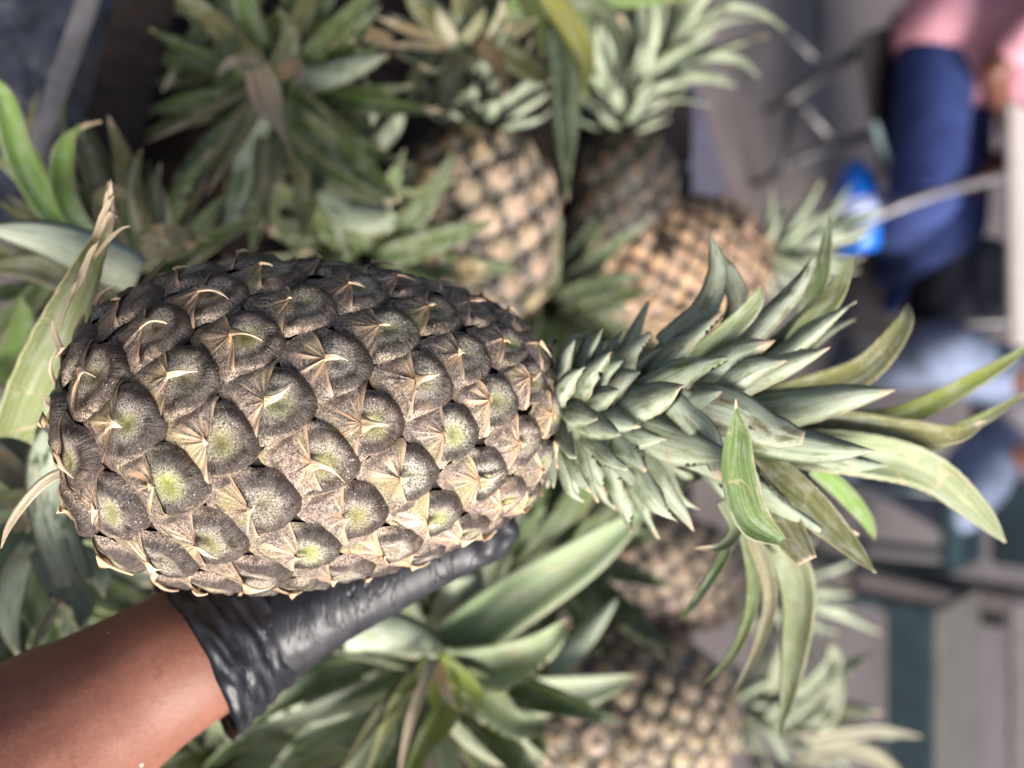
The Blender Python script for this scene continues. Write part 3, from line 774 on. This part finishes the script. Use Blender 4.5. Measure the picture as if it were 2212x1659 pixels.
# D, E
D, d_ax = heap_pineapple('pinkish tan pineapple below the held crown, lying at the heap\'s far edge', P(1250, 1215, .98), P(1600, 1255, 1.06), .068, PEACH, .029)
crown(D, P(1590, 1255, 1.05), P(1760, 1285, 1.10) - P(1590, 1255, 1.05), 36, .05, .13, .017, .02, .07, R(75), R(15), [SILVER, PALE, (.14, .2, .09)], .018, .2, 0, .97, 8)
E, e_ax = heap_pineapple('dark speckled pineapple lying nearest the stall end, black gaps between tan eyes', P(1120, 1600, .90), P(1585, 1515, .95), .085, (.36, .27, .17), .031)
crown(E, P(1570, 1518, .94), P(1720, 1520, .95) - P(1570, 1518, .94), 34, .05, .12, .02, .024, .07, R(78), R(25), [SILVER, (.07, .1, .05), (.14, .19, .09)], .02, .2, 0, .97, 9)
for pp, w, c in (([(1660, 1560), (1740, 1500), (1800, 1430), (1795, 1390)], 60, SILVER), ([(1700, 1600), (1800, 1590), (1900, 1578), (1992, 1592)], 36, CREAMY), ([(1720, 1640), (1850, 1620), (1930, 1660), (1950, 1700)], 40, CREAMY),
                 ([(1680, 1500), (1700, 1420), (1740, 1330)], 80, (.2, .22, .13)), ([(1730, 1600), (1800, 1520), (1810, 1440)], 44, SILVER), ([(1760, 1550), (1830, 1535), (1890, 1550)], 26, OLIVE)):
    pleaf(E, pp, .90, .88, w, c, 1, 1.05, nseg=12, nc=4)

# F: broad silvery rosette facing up below the glove
Fp, f_ax = heap_pineapple('pineapple under the glove showing a broad silvery green rosette with cut leaf ends', P(900, 1500, .80), P(925, 1450, .66), .07, BUFF, .03, False)
for pp, d0, d1, w, c, fc, dry, kw in (
    ([(930, 1428), (1090, 1310), (1270, 1195), (1400, 1096)], .56, .55, 138, (.23, .31, .16), 1, 1.1, dict(channel=.5)),
    ([(945, 1440), (1060, 1440), (1160, 1400), (1235, 1335)], .555, .52, 120, (.22, .29, .16), 1, .93, dict(channel=.7, wave=.08)),
    ([(960, 1450), (1095, 1500), (1260, 1490), (1376, 1460)], .58, .60, 108, SILVER, 1, .97, dict(channel=.5)),
    ([(1180, 1450), (1250, 1385), (1334, 1292)], .60, .62, 70, SILVER, -1, 1.1, {}),
    ([(960, 1460), (1043, 1500), (1112, 1560), (1205, 1570)], .555, .53, 104, (.2, .26, .13), 1, .9, dict(channel=.7, wave=.08)),
    ([(960, 1470), (1030, 1560), (1110, 1620), (1190, 1650)], .57, .57, 120, SILVER, 1, .95, dict(channel=.4)),
    ([(945, 1450), (965, 1530), (921, 1603), (870, 1690)], .54, .50, 84, (.22, .28, .035), 1, 1.1, dict(channel=.5)),
    ([(935, 1425), (915, 1480), (885, 1560), (858, 1690)], .53, .50, 32, (.5, .42, .28), 1, .6, {}),
    ([(930, 1425), (880, 1480), (810, 1560), (735, 1670)], .54, .51, 50, OLIVE, 1, 1.1, {}),
    ([(920, 1425), (850, 1530), (790, 1680)], .535, .51, 40, (.3, .3, .12), 1, 1.1, {}),
    ([(945, 1408), (870, 1378), (800, 1366), (742, 1376)], .55, .53, 104, SILVER, -1, 1.1, dict(prof=[.5, .9, 1, 1, .95, .7], channel=.5)),
    ([(950, 1400), (965, 1345), (985, 1290), (985, 1240)], .58, .56, 122, SILVER, -1, 1.1, dict(prof=[.5, .8, 1, 1, .95], channel=.6)),
    ([(900, 1420), (760, 1460), (620, 1520), (440, 1660)], .60, .56, 130, (.13, .20, .06), 1, 1.1, dict(channel=.5)),
    ([(900, 1440), (790, 1540), (680, 1590), (570, 1690)], .60, .58, 110, (.24, .31, .2), 1, 1.1, dict(channel=.5)),
    ([(890, 1420), (780, 1440), (660, 1470), (560, 1500)], .64, .62, 100, (.12, .17, .07), 1, 1.1, {}),
    ([(940, 1430), (960, 1480), (985, 1530)], .53, .51, 34, (.55, .33, .14), 1, .5, {}),
    ([(940, 1425), (990, 1460), (1030, 1500), (1040, 1540)], .54, .52, 60, (.30, .36, .08), 1, 1.1, {}),
    ([(930, 1420), (900, 1470), (850, 1500)], .535, .52, 40, (.33, .38, .09), 1, 1.1, {}),
    ([(980, 1540), (1040, 1620), (1050, 1700)], .6, .6, 90, (.06, .09, .035), 1, 1.1, {}),
):
    pleaf(Fp, pp, d0, d1, w, c, fc, dry, nseg=16, nc=6, **kw)
crown(Fp, P(930, 1430, .62), CAM - P(1000, 1500, .8), 24, .09, .14, .022, .026, .02, R(85), R(60), [SILVER, GREEN, (.2, .26, .13)], .015, .3, 0, 1.0, 10, 1.0)

# G: dark green rosette at the top
Gp, g_ax = heap_pineapple('pineapple at the near back with a dark green rosette and a broad tan dead leaf', P(640, 160, .86), P(600, 195, .72), .07, BUFF, .03, False)
for pp, d0, d1, w, c, fc, dry, kw in (
    ([(590, 190), (515, 40), (503, 0)][::1], .66, .62, 60, GREEN, 1, .95, {}),
    ([(560, -30), (503, 20), (490, 110), (466, 212)], .64, .60, 74, (.10, .16, .045), 1, .96, {}),
    ([(540, -10), (451, 52), (399, 121), (350, 200)], .64, .60, 48, GREEN, 1, .85, {}),
    ([(520, -10), (434, 12), (347, 14), (284, 25)], .65, .62, 46, GREEN, 1, .97, {}),
    ([(580, 180), (600, 60), (677, 62), (768, 90)], .66, .62, 72, (.11, .18, .04), 1, .97, {}),
    ([(590, 30), (640, 60), (690, 100), (780, 104)], .68, .64, 60, (.09, .14, .04), 1, .97, {}),
    ([(580, 175), (677, 168), (767, 142), (838, 118)], .64, .62, 74, (.13, .17, .08), -1, .95, {}),
    ([(600, 200), (690, 275), (770, 350), (866, 436)], .63, .60, 116, (.075, .12, .03), 1, .97, dict(channel=.6)),
    ([(600, 215), (660, 310), (740, 385), (850, 440)], .66, .63, 100, (.05, .085, .025), 1, .97, {}),
    ([(552, 135), (583, 215), (604, 268), (632, 332)], .545, .53, 84, (.52, .41, .27), 1, .1, dict(prof=[.55, .9, 1, .85, .35, .18, .05], channel=.9)),
    ([(560, 190), (500, 215), (434, 252), (308, 311)], .61, .585, 26, (.26, .23, .12), 1, .75, dict(channel=.9)),
    ([(560, 210), (510, 260), (468, 330), (388, 404), (412, 450)], .60, .57, 26, (.26, .23, .12), 1, .7, dict(channel=.9)),
    ([(570, 220), (530, 290), (493, 347), (446, 420)], .60, .575, 25, (.26, .22, .11), 1, .8, dict(channel=.9)),
    ([(580, 210), (545, 300), (520, 416), (474, 530)], .65, .62, 86, (.07, .11, .04), -1, 1.1, {}),
    ([(560, 220), (480, 300), (430, 370), (370, 400)], .66, .64, 66, (.045, .065, .025), 1, .97, {}),
    ([(600, 220), (655, 340), (668, 440), (655, 540)], .67, .66, 66, (.06, .09, .03), 1, 1.1, {}),
    ([(600, 220), (690, 360), (725, 470), (750, 560)], .68, .67, 64, (.08, .13, .04), -1, 1.1, {}),
    ([(600, 220), (600, 330), (560, 450), (545, 545)], .69, .68, 70, (.05, .08, .03), 1, 1.1, {}),
    ([(620, 200), (720, 200), (780, 250), (800, 330)], .69, .67, 70, (.06, .1, .03), 1, .97, {}),
    ([(640, 230), (760, 330), (830, 400), (900, 415), (1010, 385)], .62, .62, 30, (.16, .19, .07), 1, 1.1, {}),
    ([(590, 160), (620, 110), (625, 60), (600, 20)], .62, .60, 50, (.12, .13, .05), 1, .95, {}),
    ([(575, 150), (530, 130), (490, 140), (470, 165)], .60, .58, 30, (.3, .25, .15), 1, .5, {}),
    ([(600, 160), (640, 140), (650, 165), (635, 185)], .60, .58, 44, TAN, 1, .4, {}),
    ([(690, 400), (750, 455), (820, 470), (850, 455)], .66, .64, 80, (.10, .15, .06), -1, 1.1, dict(prof=[.6, 1, 1, .9, .7])),
    ([(760, 300), (800, 230), (790, 170)], .72, .70, 50, (.18, .24, .12), -1, .95, {}),
    ([(800, 330), (850, 270), (870, 215)], .72, .70, 50, (.18, .22, .13), -1, .95, {}),
):
    pleaf(Gp, pp, d0, d1, w, c, fc, dry, nseg=14, nc=6, **kw)
crown(Gp, P(600, 200, .70), CAM - P(560, 300, .7), 46, .08, .14, .015, .021, .03, R(85), R(40), [(.085, .14, .04), (.12, .19, .055), GREEN, OLIVE], .015, .3, 0, .97, 10, .4)

# H: bright leaves at the near left
Hp, h_ax = heap_pineapple('pineapple nearest the photographer, its upright bright green leaves beside the held fruit\'s base', P(330, 700, .78), P(300, 640, .64), .07, BUFF, .03, False)
for pp, d0, d1, w, c, fc, dry, kw in (
    ([(200, 560), (110, 450), (40, 330), (8, 215), (-20, 160)], .52, .47, 84, (.13, .22, .045), 1, 1.1, dict(channel=.6)),
    ([(215, 540), (150, 450), (132, 360), (146, 298), (180, 272), (218, 262)], .50, .46, 56, BRIGHT, 1, .78, dict(prof=[.7, 1, 1, .9, .35, .2, .1], channel=.6)),
    ([(270, 540), (215, 400), (180, 310), (168, 270)], .56, .54, 50, (.11, .105, .055), 1, .97, {}),
    ([(230, 520), (150, 400), (135, 300), (140, 200)], .58, .56, 22, OLIVE, 1, .97, {}),
    ([(120, 450), (60, 380), (60, 280), (85, 190)], .58, .56, 26, OLIVE, 1, .97, {}),
    ([(300, 560), (275, 450), (288, 370), (306, 322)], .54, .52, 40, GREEN, 1, .93, dict(channel=.7)),
    ([(330, 560), (300, 500), (282, 420), (295, 330)], .53, .515, 16, CREAMY, 1, .9, {}),
    ([(350, 560), (345, 480), (330, 420), (347, 352)], .56, .55, 46, (.07, .085, .035), 1, .95, {}),
    ([(350, 560), (365, 480), (350, 400)], .55, .54, 14, CREAMY, 1, .9, {}),
    ([(300, 600), (200, 556), (90, 515), (-40, 492)], .46, .44, 122, (.3, .33, .26), -1, 1.1, dict(channel=.4)),
    ([(260, 640), (150, 600), (60, 575), (-40, 580)], .50, .48, 90, OLIVE, 1, 1.1, {}),
    ([(230, 480), (222, 430), (250, 410), (290, 430)], .52, .5, 50, (.2, .2, .09), 1, .6, {}),
    ([(300, 520), (350, 500), (410, 505), (458, 522)], .50, .48, 44, (.2, .17, .10), 1, .75, {}),
    ([(300, 560), (380, 540), (430, 525)], .51, .49, 40, (.14, .12, .07), 1, .7, {}),
    ([(-30, 860), (20, 770), (48, 690), (40, 640)], .50, .47, 66, BRIGHT, 1, 1.1, {}),
    ([(-40, 720), (30, 680), (90, 620), (110, 590)], .52, .50, 60, (.1, .16, .05), 1, 1.1, {}),
    ([(160, 1260), (110, 1120), (100, 1010), (120, 940)], .43, .40, 96, (.05, .075, .035), -1, 1.1, dict(prof=[.9, 1, 1, 1, .9])),
    ([(-40, 840), (30, 930), (80, 1020), (110, 1120)], .47, .46, 100, (.22, .19, .09), 1, 1.1, {}),
    ([(-40, 960), (20, 1010), (70, 1060), (110, 1085)], .46, .44, 70, (.30, .23, .13), 1, .9, {}),
    ([(-30, 1090), (50, 1075), (110, 1090), (160, 1100)], .44, .43, 50, (.2, .21, .1), 1, .95, {}),
):
    pleaf(Hp, pp, d0, d1, w, c, fc, dry, nseg=16, nc=6, **kw)
pleaf(Hp, [(25, 950), (75, 820), (140, 680), (190, 570), (228, 482), (237, 392)], .40, .345, 112, (.21, .245, .10), 1, .72, nseg=26, nc=8, saw=.05, channel=.5,
      prof=[.9, 1.0, .95, .72, .42, .26, .10])
for pp, w, c in (([(205, 520), (222, 470), (236, 430), (240, 385)], 20, TAN), ([(215, 500), (238, 460), (252, 470)], 12, (.22, .14, .08)), ([(222, 480), (230, 440), (246, 425)], 12, (.3, .2, .12)),
                 ([(200, 560), (232, 520), (262, 494), (282, 488)], 10, TAN), ([(150, 650), (178, 590), (196, 545), (214, 520)], 18, (.42, .36, .22)), ([(120, 720), (150, 640), (170, 600)], 14, (.5, .45, .3)), ([(228, 470), (226, 440), (232, 412)], 10, (.2, .13, .08))):
    pleaf(Hp, pp, .350, .340, w, c, 1, .05 if c != (.5, .45, .3) else 1, nseg=10, nc=4, wave=.15)
crown(Hp, P(300, 620, .62), CAM - P(300, 760, .6), 36, .08, .12, .014, .02, .03, R(85), R(45), [OLIVE, OLIVE, GREEN], .015, .3, 0, .97, 10, .9)

# I: pale torn leaves at the lower left
Ip, i_ax = heap_pineapple('pineapple beside the forearm with pale torn grey-green leaves', P(60, 1330, .74), P(80, 1290, .60), .07, BUFF, .03, False)
for pp, d0, d1, w, c, fc, dry, kw in (
    ([(120, 1130), (140, 1190), (210, 1230), (225, 1290)], .47, .46, 90, SILVER, -1, .97, dict(wave=.08)),
    ([(90, 1180), (130, 1250), (180, 1300), (170, 1360)], .46, .44, 80, (.26, .31, .22), 1, .95, dict(wave=.08)),
    ([(60, 1160), (30, 1250), (20, 1340), (40, 1420)], .46, .45, 70, SILVER, -1, 1.1, {}),
    ([(80, 1200), (70, 1280), (90, 1350), (60, 1400)], .48, .46, 80, (.12, .18, .07), 1, .97, {}),
    ([(40, 1130), (-10, 1200), (-30, 1290)], .46, .44, 60, (.2, .26, .12), 1, .97, {}),
    ([(60, 1150), (110, 1165), (190, 1150), (240, 1180)], .48, .47, 50, (.12, .17, .06), 1, .97, {}),
    ([(100, 1220), (150, 1330), (140, 1400)], .49, .48, 70, (.07, .1, .04), 1, .97, {}),
    ([(140, 1280), (105, 1330), (80, 1380), (70, 1440)], .44, .43, 14, TAN, 1, .1, {}),
    ([(20, 1140), (60, 1120), (120, 1120)], .45, .44, 40, (.3, .24, .15), 1, .4, {}),
):
    pleaf(Ip, pp, d0, d1, w, c, fc, dry, nseg=14, nc=6, **kw)
crown(Ip, P(90, 1230, .58), CAM - P(100, 1300, .6), 26, .08, .12, .024, .028, .02, R(85), R(55), [SILVER, GREEN, DARK], .015, .3, 0, .97, 10, .2)

# K: dark crowns lower in the heap, seen in the gaps
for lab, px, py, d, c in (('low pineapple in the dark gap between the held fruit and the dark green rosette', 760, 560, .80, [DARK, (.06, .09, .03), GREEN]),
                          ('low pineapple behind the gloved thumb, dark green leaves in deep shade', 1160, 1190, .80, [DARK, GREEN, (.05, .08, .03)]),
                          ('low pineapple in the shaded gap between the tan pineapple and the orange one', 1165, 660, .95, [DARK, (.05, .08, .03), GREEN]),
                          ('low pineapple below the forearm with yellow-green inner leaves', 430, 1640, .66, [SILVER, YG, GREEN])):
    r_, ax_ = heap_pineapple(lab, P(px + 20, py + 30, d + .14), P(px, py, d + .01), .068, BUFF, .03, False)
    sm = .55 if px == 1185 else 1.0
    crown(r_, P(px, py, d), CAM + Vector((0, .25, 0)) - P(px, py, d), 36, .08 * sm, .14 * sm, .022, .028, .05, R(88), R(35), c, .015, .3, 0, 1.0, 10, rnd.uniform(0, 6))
    if px == 1160:
        for pp, w in (([(1120, 1240), (1190, 1140), (1260, 1060)], 60), ([(1150, 1280), (1230, 1180), (1330, 1090)], 70), ([(1100, 1200), (1130, 1150), (1180, 1090)], 44)):
            pleaf(r_, pp, .66, .64, w, (.075, .12, .035), 1, 1.1, nseg=12, nc=4)

# ------------------------------------------------------------------ the stall table and what lies beside it
tb = thing('stall_table', 'dark stained wooden stall table under the heap of pineapples', 'table', Vector((0, .5, 0)))
ang = 0
for k in range(7):
    box('plank', Vector((-.62 + k * .205, .655, TZ - .015)), (.199, .79, .026), M_WOOD, tb, None, .003)
for sx in (-.66, .74):
    for sy in (.31, .99): box('leg', Vector((sx, sy, (TZ - .03) / 2)), (.06, .06, TZ - .03), M_WOOD, tb)
for sy in (.31, .99): box('rail', Vector((.04, sy + (.032 if sy < .5 else -.032), TZ - .075)), (1.30, .022, .09), M_WOOD, tb)
bd0, bd1 = P(330, -60, .60), P(215, 420, .60)
bx = (bd1 - bd0).normalized()
def along(a, b, w, t):
    X = (b - a).normalized(); Z = (CAM - (a + b) / 2).normalized(); Z = (Z - X * Z.dot(X)).normalized(); Y = Z.cross(X)
    return Matrix((X, Y, Z)).transposed()
bo = box('board', (bd0 + bd1) / 2, ((bd1 - bd0).length, 115 * PXS * .60, .02), M_WOOD, None, along(bd0, bd1, 1, 1), .002)
tag(bo, 'dark brown wooden board slanting beside the heap at the near corner', 'board')
r0, r1 = P(212, -60, .615), P(62, 370, .615)
rod = box('rail_bar', (r0 + r1) / 2, ((r1 - r0).length, .014, .012), M_STEEL, None, along(r0, r1, 1, 1), .003)
tag(rod, 'plain grey metal bar slanting across the dark plastic sheet', 'bar')
V = []; F = []; c0 = P(60, 120, .76)
for i in range(25):
    for j in range(25):
        q = P(-260 + i * 22, -200 + j * 30, .645) ; V.append(q + Vector((0, 0, .016 * noise.noise(Vector((i * .35, j * .35, 2))) + .008 * noise.noise(Vector((i * .9, j * .9, 5))))))
for i in range(24):
    for j in range(24): F.append((i * 25 + j, (i + 1) * 25 + j, (i + 1) * 25 + j + 1, i * 25 + j + 1))
me = mesh_from('plastic_sheet', V, F); sh = obj('plastic_sheet', me, M_TARP)
so = sh.modifiers.new('t', 'SOLIDIFY'); so.thickness = .0015
tag(sh, 'crumpled dark plastic sheet at the near corner of the stall', 'plastic sheet')
tu = thing('storage_tub', 'dark purple-grey plastic tub standing on the floor behind the heap', 'tub', G(1500, 370, 0))
tc = P(1500, 372, 1.55)
box('tub_body', Vector((tc.x, tc.y, .30)), (.30, .22, .60), M_TUB, tu, Matrix.Rotation(R(32), 3, 'Z'), .02)
box('lid', Vector((tc.x, tc.y, .612)), (.33, .25, .03), M_TUB, tu, Matrix.Rotation(R(32), 3, 'Z'), .01)

# ------------------------------------------------------------------ floor
V = [(-30, -10, 0), (30, -10, 0), (30, 50, 0), (-30, 50, 0)]
fl = obj('floor', mesh_from('floor', V, [(0, 1, 2, 3)], smooth=False), M_FLOOR); tag(fl, kind='structure')

# ------------------------------------------------------------------ people, chairs and tables in the blurred background
def seated(name, label, hip, fwd, knee_z, foot_pts, shirt, jean, hand_pts, lean=.0, shoe=None, fat=1.0):
    """a seated figure: hip centre, facing fwd"""
    root = thing('person', label, 'person', Vector((hip.x, hip.y, 0)))
    f = fwd.normalized(); sd_ = Vector((0, 0, 1)).cross(f)          # to the figure's left
    hips = [hip + sd_ * .09, hip - sd_ * .09]
    ch = hip + Vector((0, 0, .40)) + f * lean; nk = ch + Vector((0, 0, .13)); hd = nk + Vector((0, 0, .17)) + f * .03
    body = [(hip, .10, ch, .12), (ch + sd_ * .16, .055, ch - sd_ * .16, .055), (ch, .07, nk, .05), (nk, .05, hd, .075), (hd, .085, hd + f * .02 + Vector((0, 0, .03)), .09)]
    pants = [(hips[0], .105 * fat, hips[1], .105 * fat)]; sleeves = [(hips[0] + Vector((0, 0, .02)), .122 * fat, hips[1] + Vector((0, 0, .02)), .122 * fat), (hip + Vector((0, 0, .06)), .140 * fat, ch, .138 * fat), (ch + sd_ * .16, .07, ch - sd_ * .16, .07)]
    for k in (0, 1):
        kn, ft = foot_pts[k]
        pants += [(hips[k], .092 * fat, kn, .080 * fat), (kn, .078 * fat, ft + (kn - ft) * .22, .055 * fat)]
        body += [(hips[k], .08, kn, .055), (kn, .053, ft + Vector((0, 0, .07)), .038), (ft + Vector((0, 0, .05)), .036, ft + f * .15 + Vector((0, 0, .028)), .026)]
        sh_ = ch + sd_ * (.18 if k == 0 else -.18); el, hn = hand_pts[k]
        body += [(sh_, .05, el, .042), (el, .042, hn, .03)]
        hf = (hn - el).normalized(); hs_ = hf.cross(Vector((0, 0, 1))).normalized()
        body += [(hn, .03, hn + hf * .06, .027)]
        for q in range(4): body.append((hn + hf * .06 + hs_ * (q - 1.5) * .018, .012, hn + hf * (.13 + .01 * (q in (1, 2))) + hs_ * (q - 1.5) * .021 - Vector((0, 0, .012)), .010))
        body.append((hn + hf * .02 + hs_ * .028, .013, hn + hf * .075 + hs_ * .05, .011))
        sleeves.append((sh_, .068, sh_ + (el - sh_) * .75, .060))
    body += [(hd + f * .095, .016, hd + f * .10 + Vector((0, 0, .03)), .012), (hd + sd_ * .09, .018, hd + sd_ * .09 + Vector((0, 0, .03)), .015), (hd - sd_ * .09, .018, hd - sd_ * .09 + Vector((0, 0, .03)), .015)]
    obj('body', blob_mesh('body', body, .009, 3), M_SKIN2, root)
    jm = blob_mesh('trousers', pants, .014, 4)
    obj('trousers', jm, jean, root)
    sm = blob_mesh('shirt', sleeves, .014, 3)
    for v in sm.vertices: v.co += v.normal * (.010 * noise.noise(v.co * 9))
    obj('shirt', sm, shirt, root)
    obj('hair', blob_mesh('hair', [(hd + Vector((0, 0, .05)) - f * .02, .094, hd + Vector((0, 0, .0)) - f * .05, .085)], .012, 2), M_HAIR, root)
    if shoe:
        for k in (0, 1):
            ft = foot_pts[k][1]
            obj('shoe', blob_mesh('shoe', [(ft + Vector((0, 0, .06)) - f * .04, .05, ft + f * .15 + Vector((0, 0, .045)), .042)], .012, 2), shoe, root)
    return root

hip1 = P(2045, 120, 2.75)
k1a, k1b = P(1995, 420, 2.55), P(2060, 480, 2.85)
seated('person', 'person in a pink shirt and dark blue jeans seated by the cream table', hip1, (k1a - hip1) * Vector((1, 1, 0)) if False else Vector((k1a.x - hip1.x, k1a.y - hip1.y, 0)), .5,
       [(k1b, G(1915, 600, .02)), (k1a, G(1900, 540, .02))], M_PINK, M_JEAN,
       [(hip1 + Vector((.22, .12, .22)), P(2175, 330, 2.70)), (hip1 + Vector((.16, -.22, .20)), P(2160, 215, 2.55))], .04, M_JEAN, 1.32)
hip2 = P(2190, 880, 3.25)
seated('person', 'person in faded grey-blue jeans and a pale lilac top seated facing the stall', hip2, Vector((-.05, -1, 0)), .5,
       [(P(2060, 1085, 2.95), G(1850, 1010, .02)), (P(2035, 765, 2.95), G(1835, 815, .02))], M_LILAC, M_JEAN2,
       [(hip2 + Vector((.30, -.05, .2)), P(2240, 1010, 2.95)), (hip2 + Vector((-.30, -.05, .2)), P(2240, 790, 2.95))], 0, M_PALEB, 1.4)

def chair(label, pts_bars, seat=None):
    pass
ch1 = thing('folding_chair', 'black metal folding chair beside the person in pink', 'chair', G(1700, 250, 0))
D1 = 2.6
for nm, a, b, r in (('seat_rail', (1700, 215, 2.62), (1945, 48, 2.95), .020), ('leg', (1768, -40, 2.95), (1774, 134, 2.72), .013), ('leg', (1716, 205, 2.66), (1692, 372, 2.60), .013),
                    ('stretcher', (1690, 60, 2.75), (1768, 134, 2.74), .009), ('stretcher', (1730, 224, 2.66), (1803, 308, 2.70), .010), ('seat_rail', (1900, 282, 2.75), (1715, 347, 2.62), .015),
                    ('leg', (1716, 346, 2.62), (1628, 402, 2.95), .014), ('leg', (1716, 207, 2.66), (1655, 238, 2.85), .014), ('back_post', (1930, 40, 2.95), (2040, -40, 3.0), .016)):
    tube(nm, [P(*a), P(*b)], r, M_BLACK if nm != 'stretcher' else M_STEEL, ch1, 8, 2)
sc_ = P(1930, 200, 2.82)
box('seat', Vector((sc_.x, sc_.y, sc_.z)), (.42, .40, .03), M_BLACK, ch1, Matrix.Rotation(R(25), 3, 'Z'), .008)
tube('back_hoop', [P(1886, 262, 2.6), P(1915, 340, 2.6), P(1955, 390, 2.6), P(1990, 428, 2.6)], .012, plain('pale_teal_paint', (.20, .27, .27), .4), ch1, 8)

ct = thing('cream_table', 'cream topped table with a thin grey leg beside the person in pink', 'table', G(1850, 480, 0))
tz = P(2175, 490, 2.5).z
e0, e1 = P(2143, 225, 2.55), P(2180, 748, 2.55)
e1.z = e0.z = tz
dx = (e1 - e0); L = dx.length; dx.normalize(); dy = Vector((-dx.y, dx.x, 0))
rotm = Matrix((dx, dy, Vector((0, 0, 1)))).transposed()
box('table_top', (e0 + e1) / 2 + dy * .20, (L, .40, .035), M_CREAM, ct, rotm, .012)
tube('leg', [Vector((P(2150, 382, 2.5).x, P(2150, 382, 2.5).y, tz)), P(2000, 425, 2.45), P(1830, 492, 2.5)], .013, M_STEEL, ct, 8)
for qx in (e0 + dx * .08, e1 - dx * .08):
    tube('leg', [Vector((qx.x, qx.y, tz)) + dy * .36, Vector((qx.x, qx.y, 0)) + dy * .40], .013, M_STEEL, ct, 8, 2)

# blue drink carton/bag on the floor
bt = thing('plastic_bottle', 'bright blue plastic bottle with a pale label on the floor by the dark jeans', 'bottle', G(1815, 450, 0))
b0, b1 = P(1852, 540, 2.75), P(1850, 350, 2.75)
def lathe_between(nm, a, b, prof, mat, parent, seg=20):
    T = (b - a); N = T.normalized().orthogonal().normalized(); Bn = T.normalized().cross(N); V = []; F = []
    for (t, r) in prof:
        for j in range(seg):
            an = 2 * math.pi * j / seg; V.append(a + T * t + (N * math.cos(an) + Bn * math.sin(an)) * r)
    for i in range(len(prof) - 1):
        for j in range(seg): F.append((i * seg + j, i * seg + (j + 1) % seg, (i + 1) * seg + (j + 1) % seg, (i + 1) * seg + j))
    F.append(tuple(range(seg))[::-1]); F.append(tuple((len(prof) - 1) * seg + j for j in range(seg)))
    return obj(nm, mesh_from(nm, V, F), mat, parent)
lathe_between('bottle_body', b0, b1, [(0, .05), (.03, .068), (.62, .072), (.72, .060), (.86, .05), (.95, .03), (1.0, .024)], M_BLUE, bt)
lathe_between('bottle_label', b0, b1, [(.34, .0725), (.35, .0745), (.55, .0745), (.56, .0725)], M_LABEL, bt)

bg_ = thing('shade_bag', 'made-up black bag standing in for shade and dark jeans under the cream table', 'bag', G(1950, 640, 0))
p_ = G(1960, 640, 0)  # bag shape added to fill the dark of shaded jeans and floor
bmsh = blob_mesh('shade_bag_body', [(p_ + Vector((-.20, .05, .16)), .16, p_ + Vector((.16, .05, .15)), .15), (p_ + Vector((-.14, .05, .30)), .12, p_ + Vector((.08, .07, .33)), .10)], .015, 3)
for v in bmsh.vertices: v.co += v.normal * .03 * noise.noise(v.co * 7)
obj('shade_bag_body', bmsh, mat_cloth('shade_black', (.006, .007, .014), (.012, .014, .026)), bg_)
tube('shade_bag_strap', [p_ + Vector((-.16, 0, .38)), p_ + Vector((-.08, -.04, .52)), p_ + Vector((.06, -.02, .40))], .012, M_BLACK, bg_, 8)

# teal chair and post at the far right
tcx = thing('plastic_chair', 'dark teal plastic chair with an olive-grey seat at the stall\'s far side', 'chair', G(1900, 1500, 0))
s0c = P(2060, 1500, 2.7)
box('seat', s0c, (.62, .44, .03), M_OLIVE, tcx, None, .012)
box('front_apron', s0c + Vector((0, -.232, -.05)), (.66, .03, .13), M_TEAL, tcx, None, .01)
for sx in (-.29, .29):
    for sy in (-.2, .2): tube('leg', [s0c + Vector((sx, sy, -.016)), Vector((s0c.x + sx * 1.1, s0c.y + sy * 1.15, 0))], [.022, .018], M_TEAL, tcx, 8, 2)
box('backrest', s0c + Vector((0, .24, .30)), (.60, .03, .42), M_POST, tcx, Matrix.Rotation(R(-10), 3, 'X'), .02)
tc2 = thing('plastic_chair', 'dark teal plastic chair in shadow behind the pale leaf tip', 'chair', G(1950, 1130, 0))
s1c = P(2080, 1135, 2.95)
box('seat', s1c, (.30, .36, .03), M_TEAL, tc2, None, .012)
box('backrest', s1c + Vector((0, .19, .22)), (.30, .03, .36), M_TEAL, tc2, Matrix.Rotation(R(-10), 3, 'X'), .012)
for sx in (-.13, .13):
    for sy in (-.16, .16): tube('leg', [s1c + Vector((sx, sy, -.016)), Vector((s1c.x + sx * 1.1, s1c.y + sy * 1.15, 0))], [.02, .016], M_TEAL, tc2, 8, 2)
po = thing('steel_post', 'mauve painted post with dark edges standing between the two teal chairs', 'post', G(1850, 1255, 0))
pf = G(1850, 1255, 0)
box('post', pf + Vector((0, 0, .75)), (.085, .05, 1.5), M_POST, po, None, .004)
for sx in (-.06, .06): box('edge_strip', pf + Vector((sx, -.004, .75)), (.035, .06, 1.5), M_BLACK, po, None, .003)
box('base_plate', pf + Vector((0, 0, .008)), (.2, .16, .016), M_BLACK, po, None, .003)
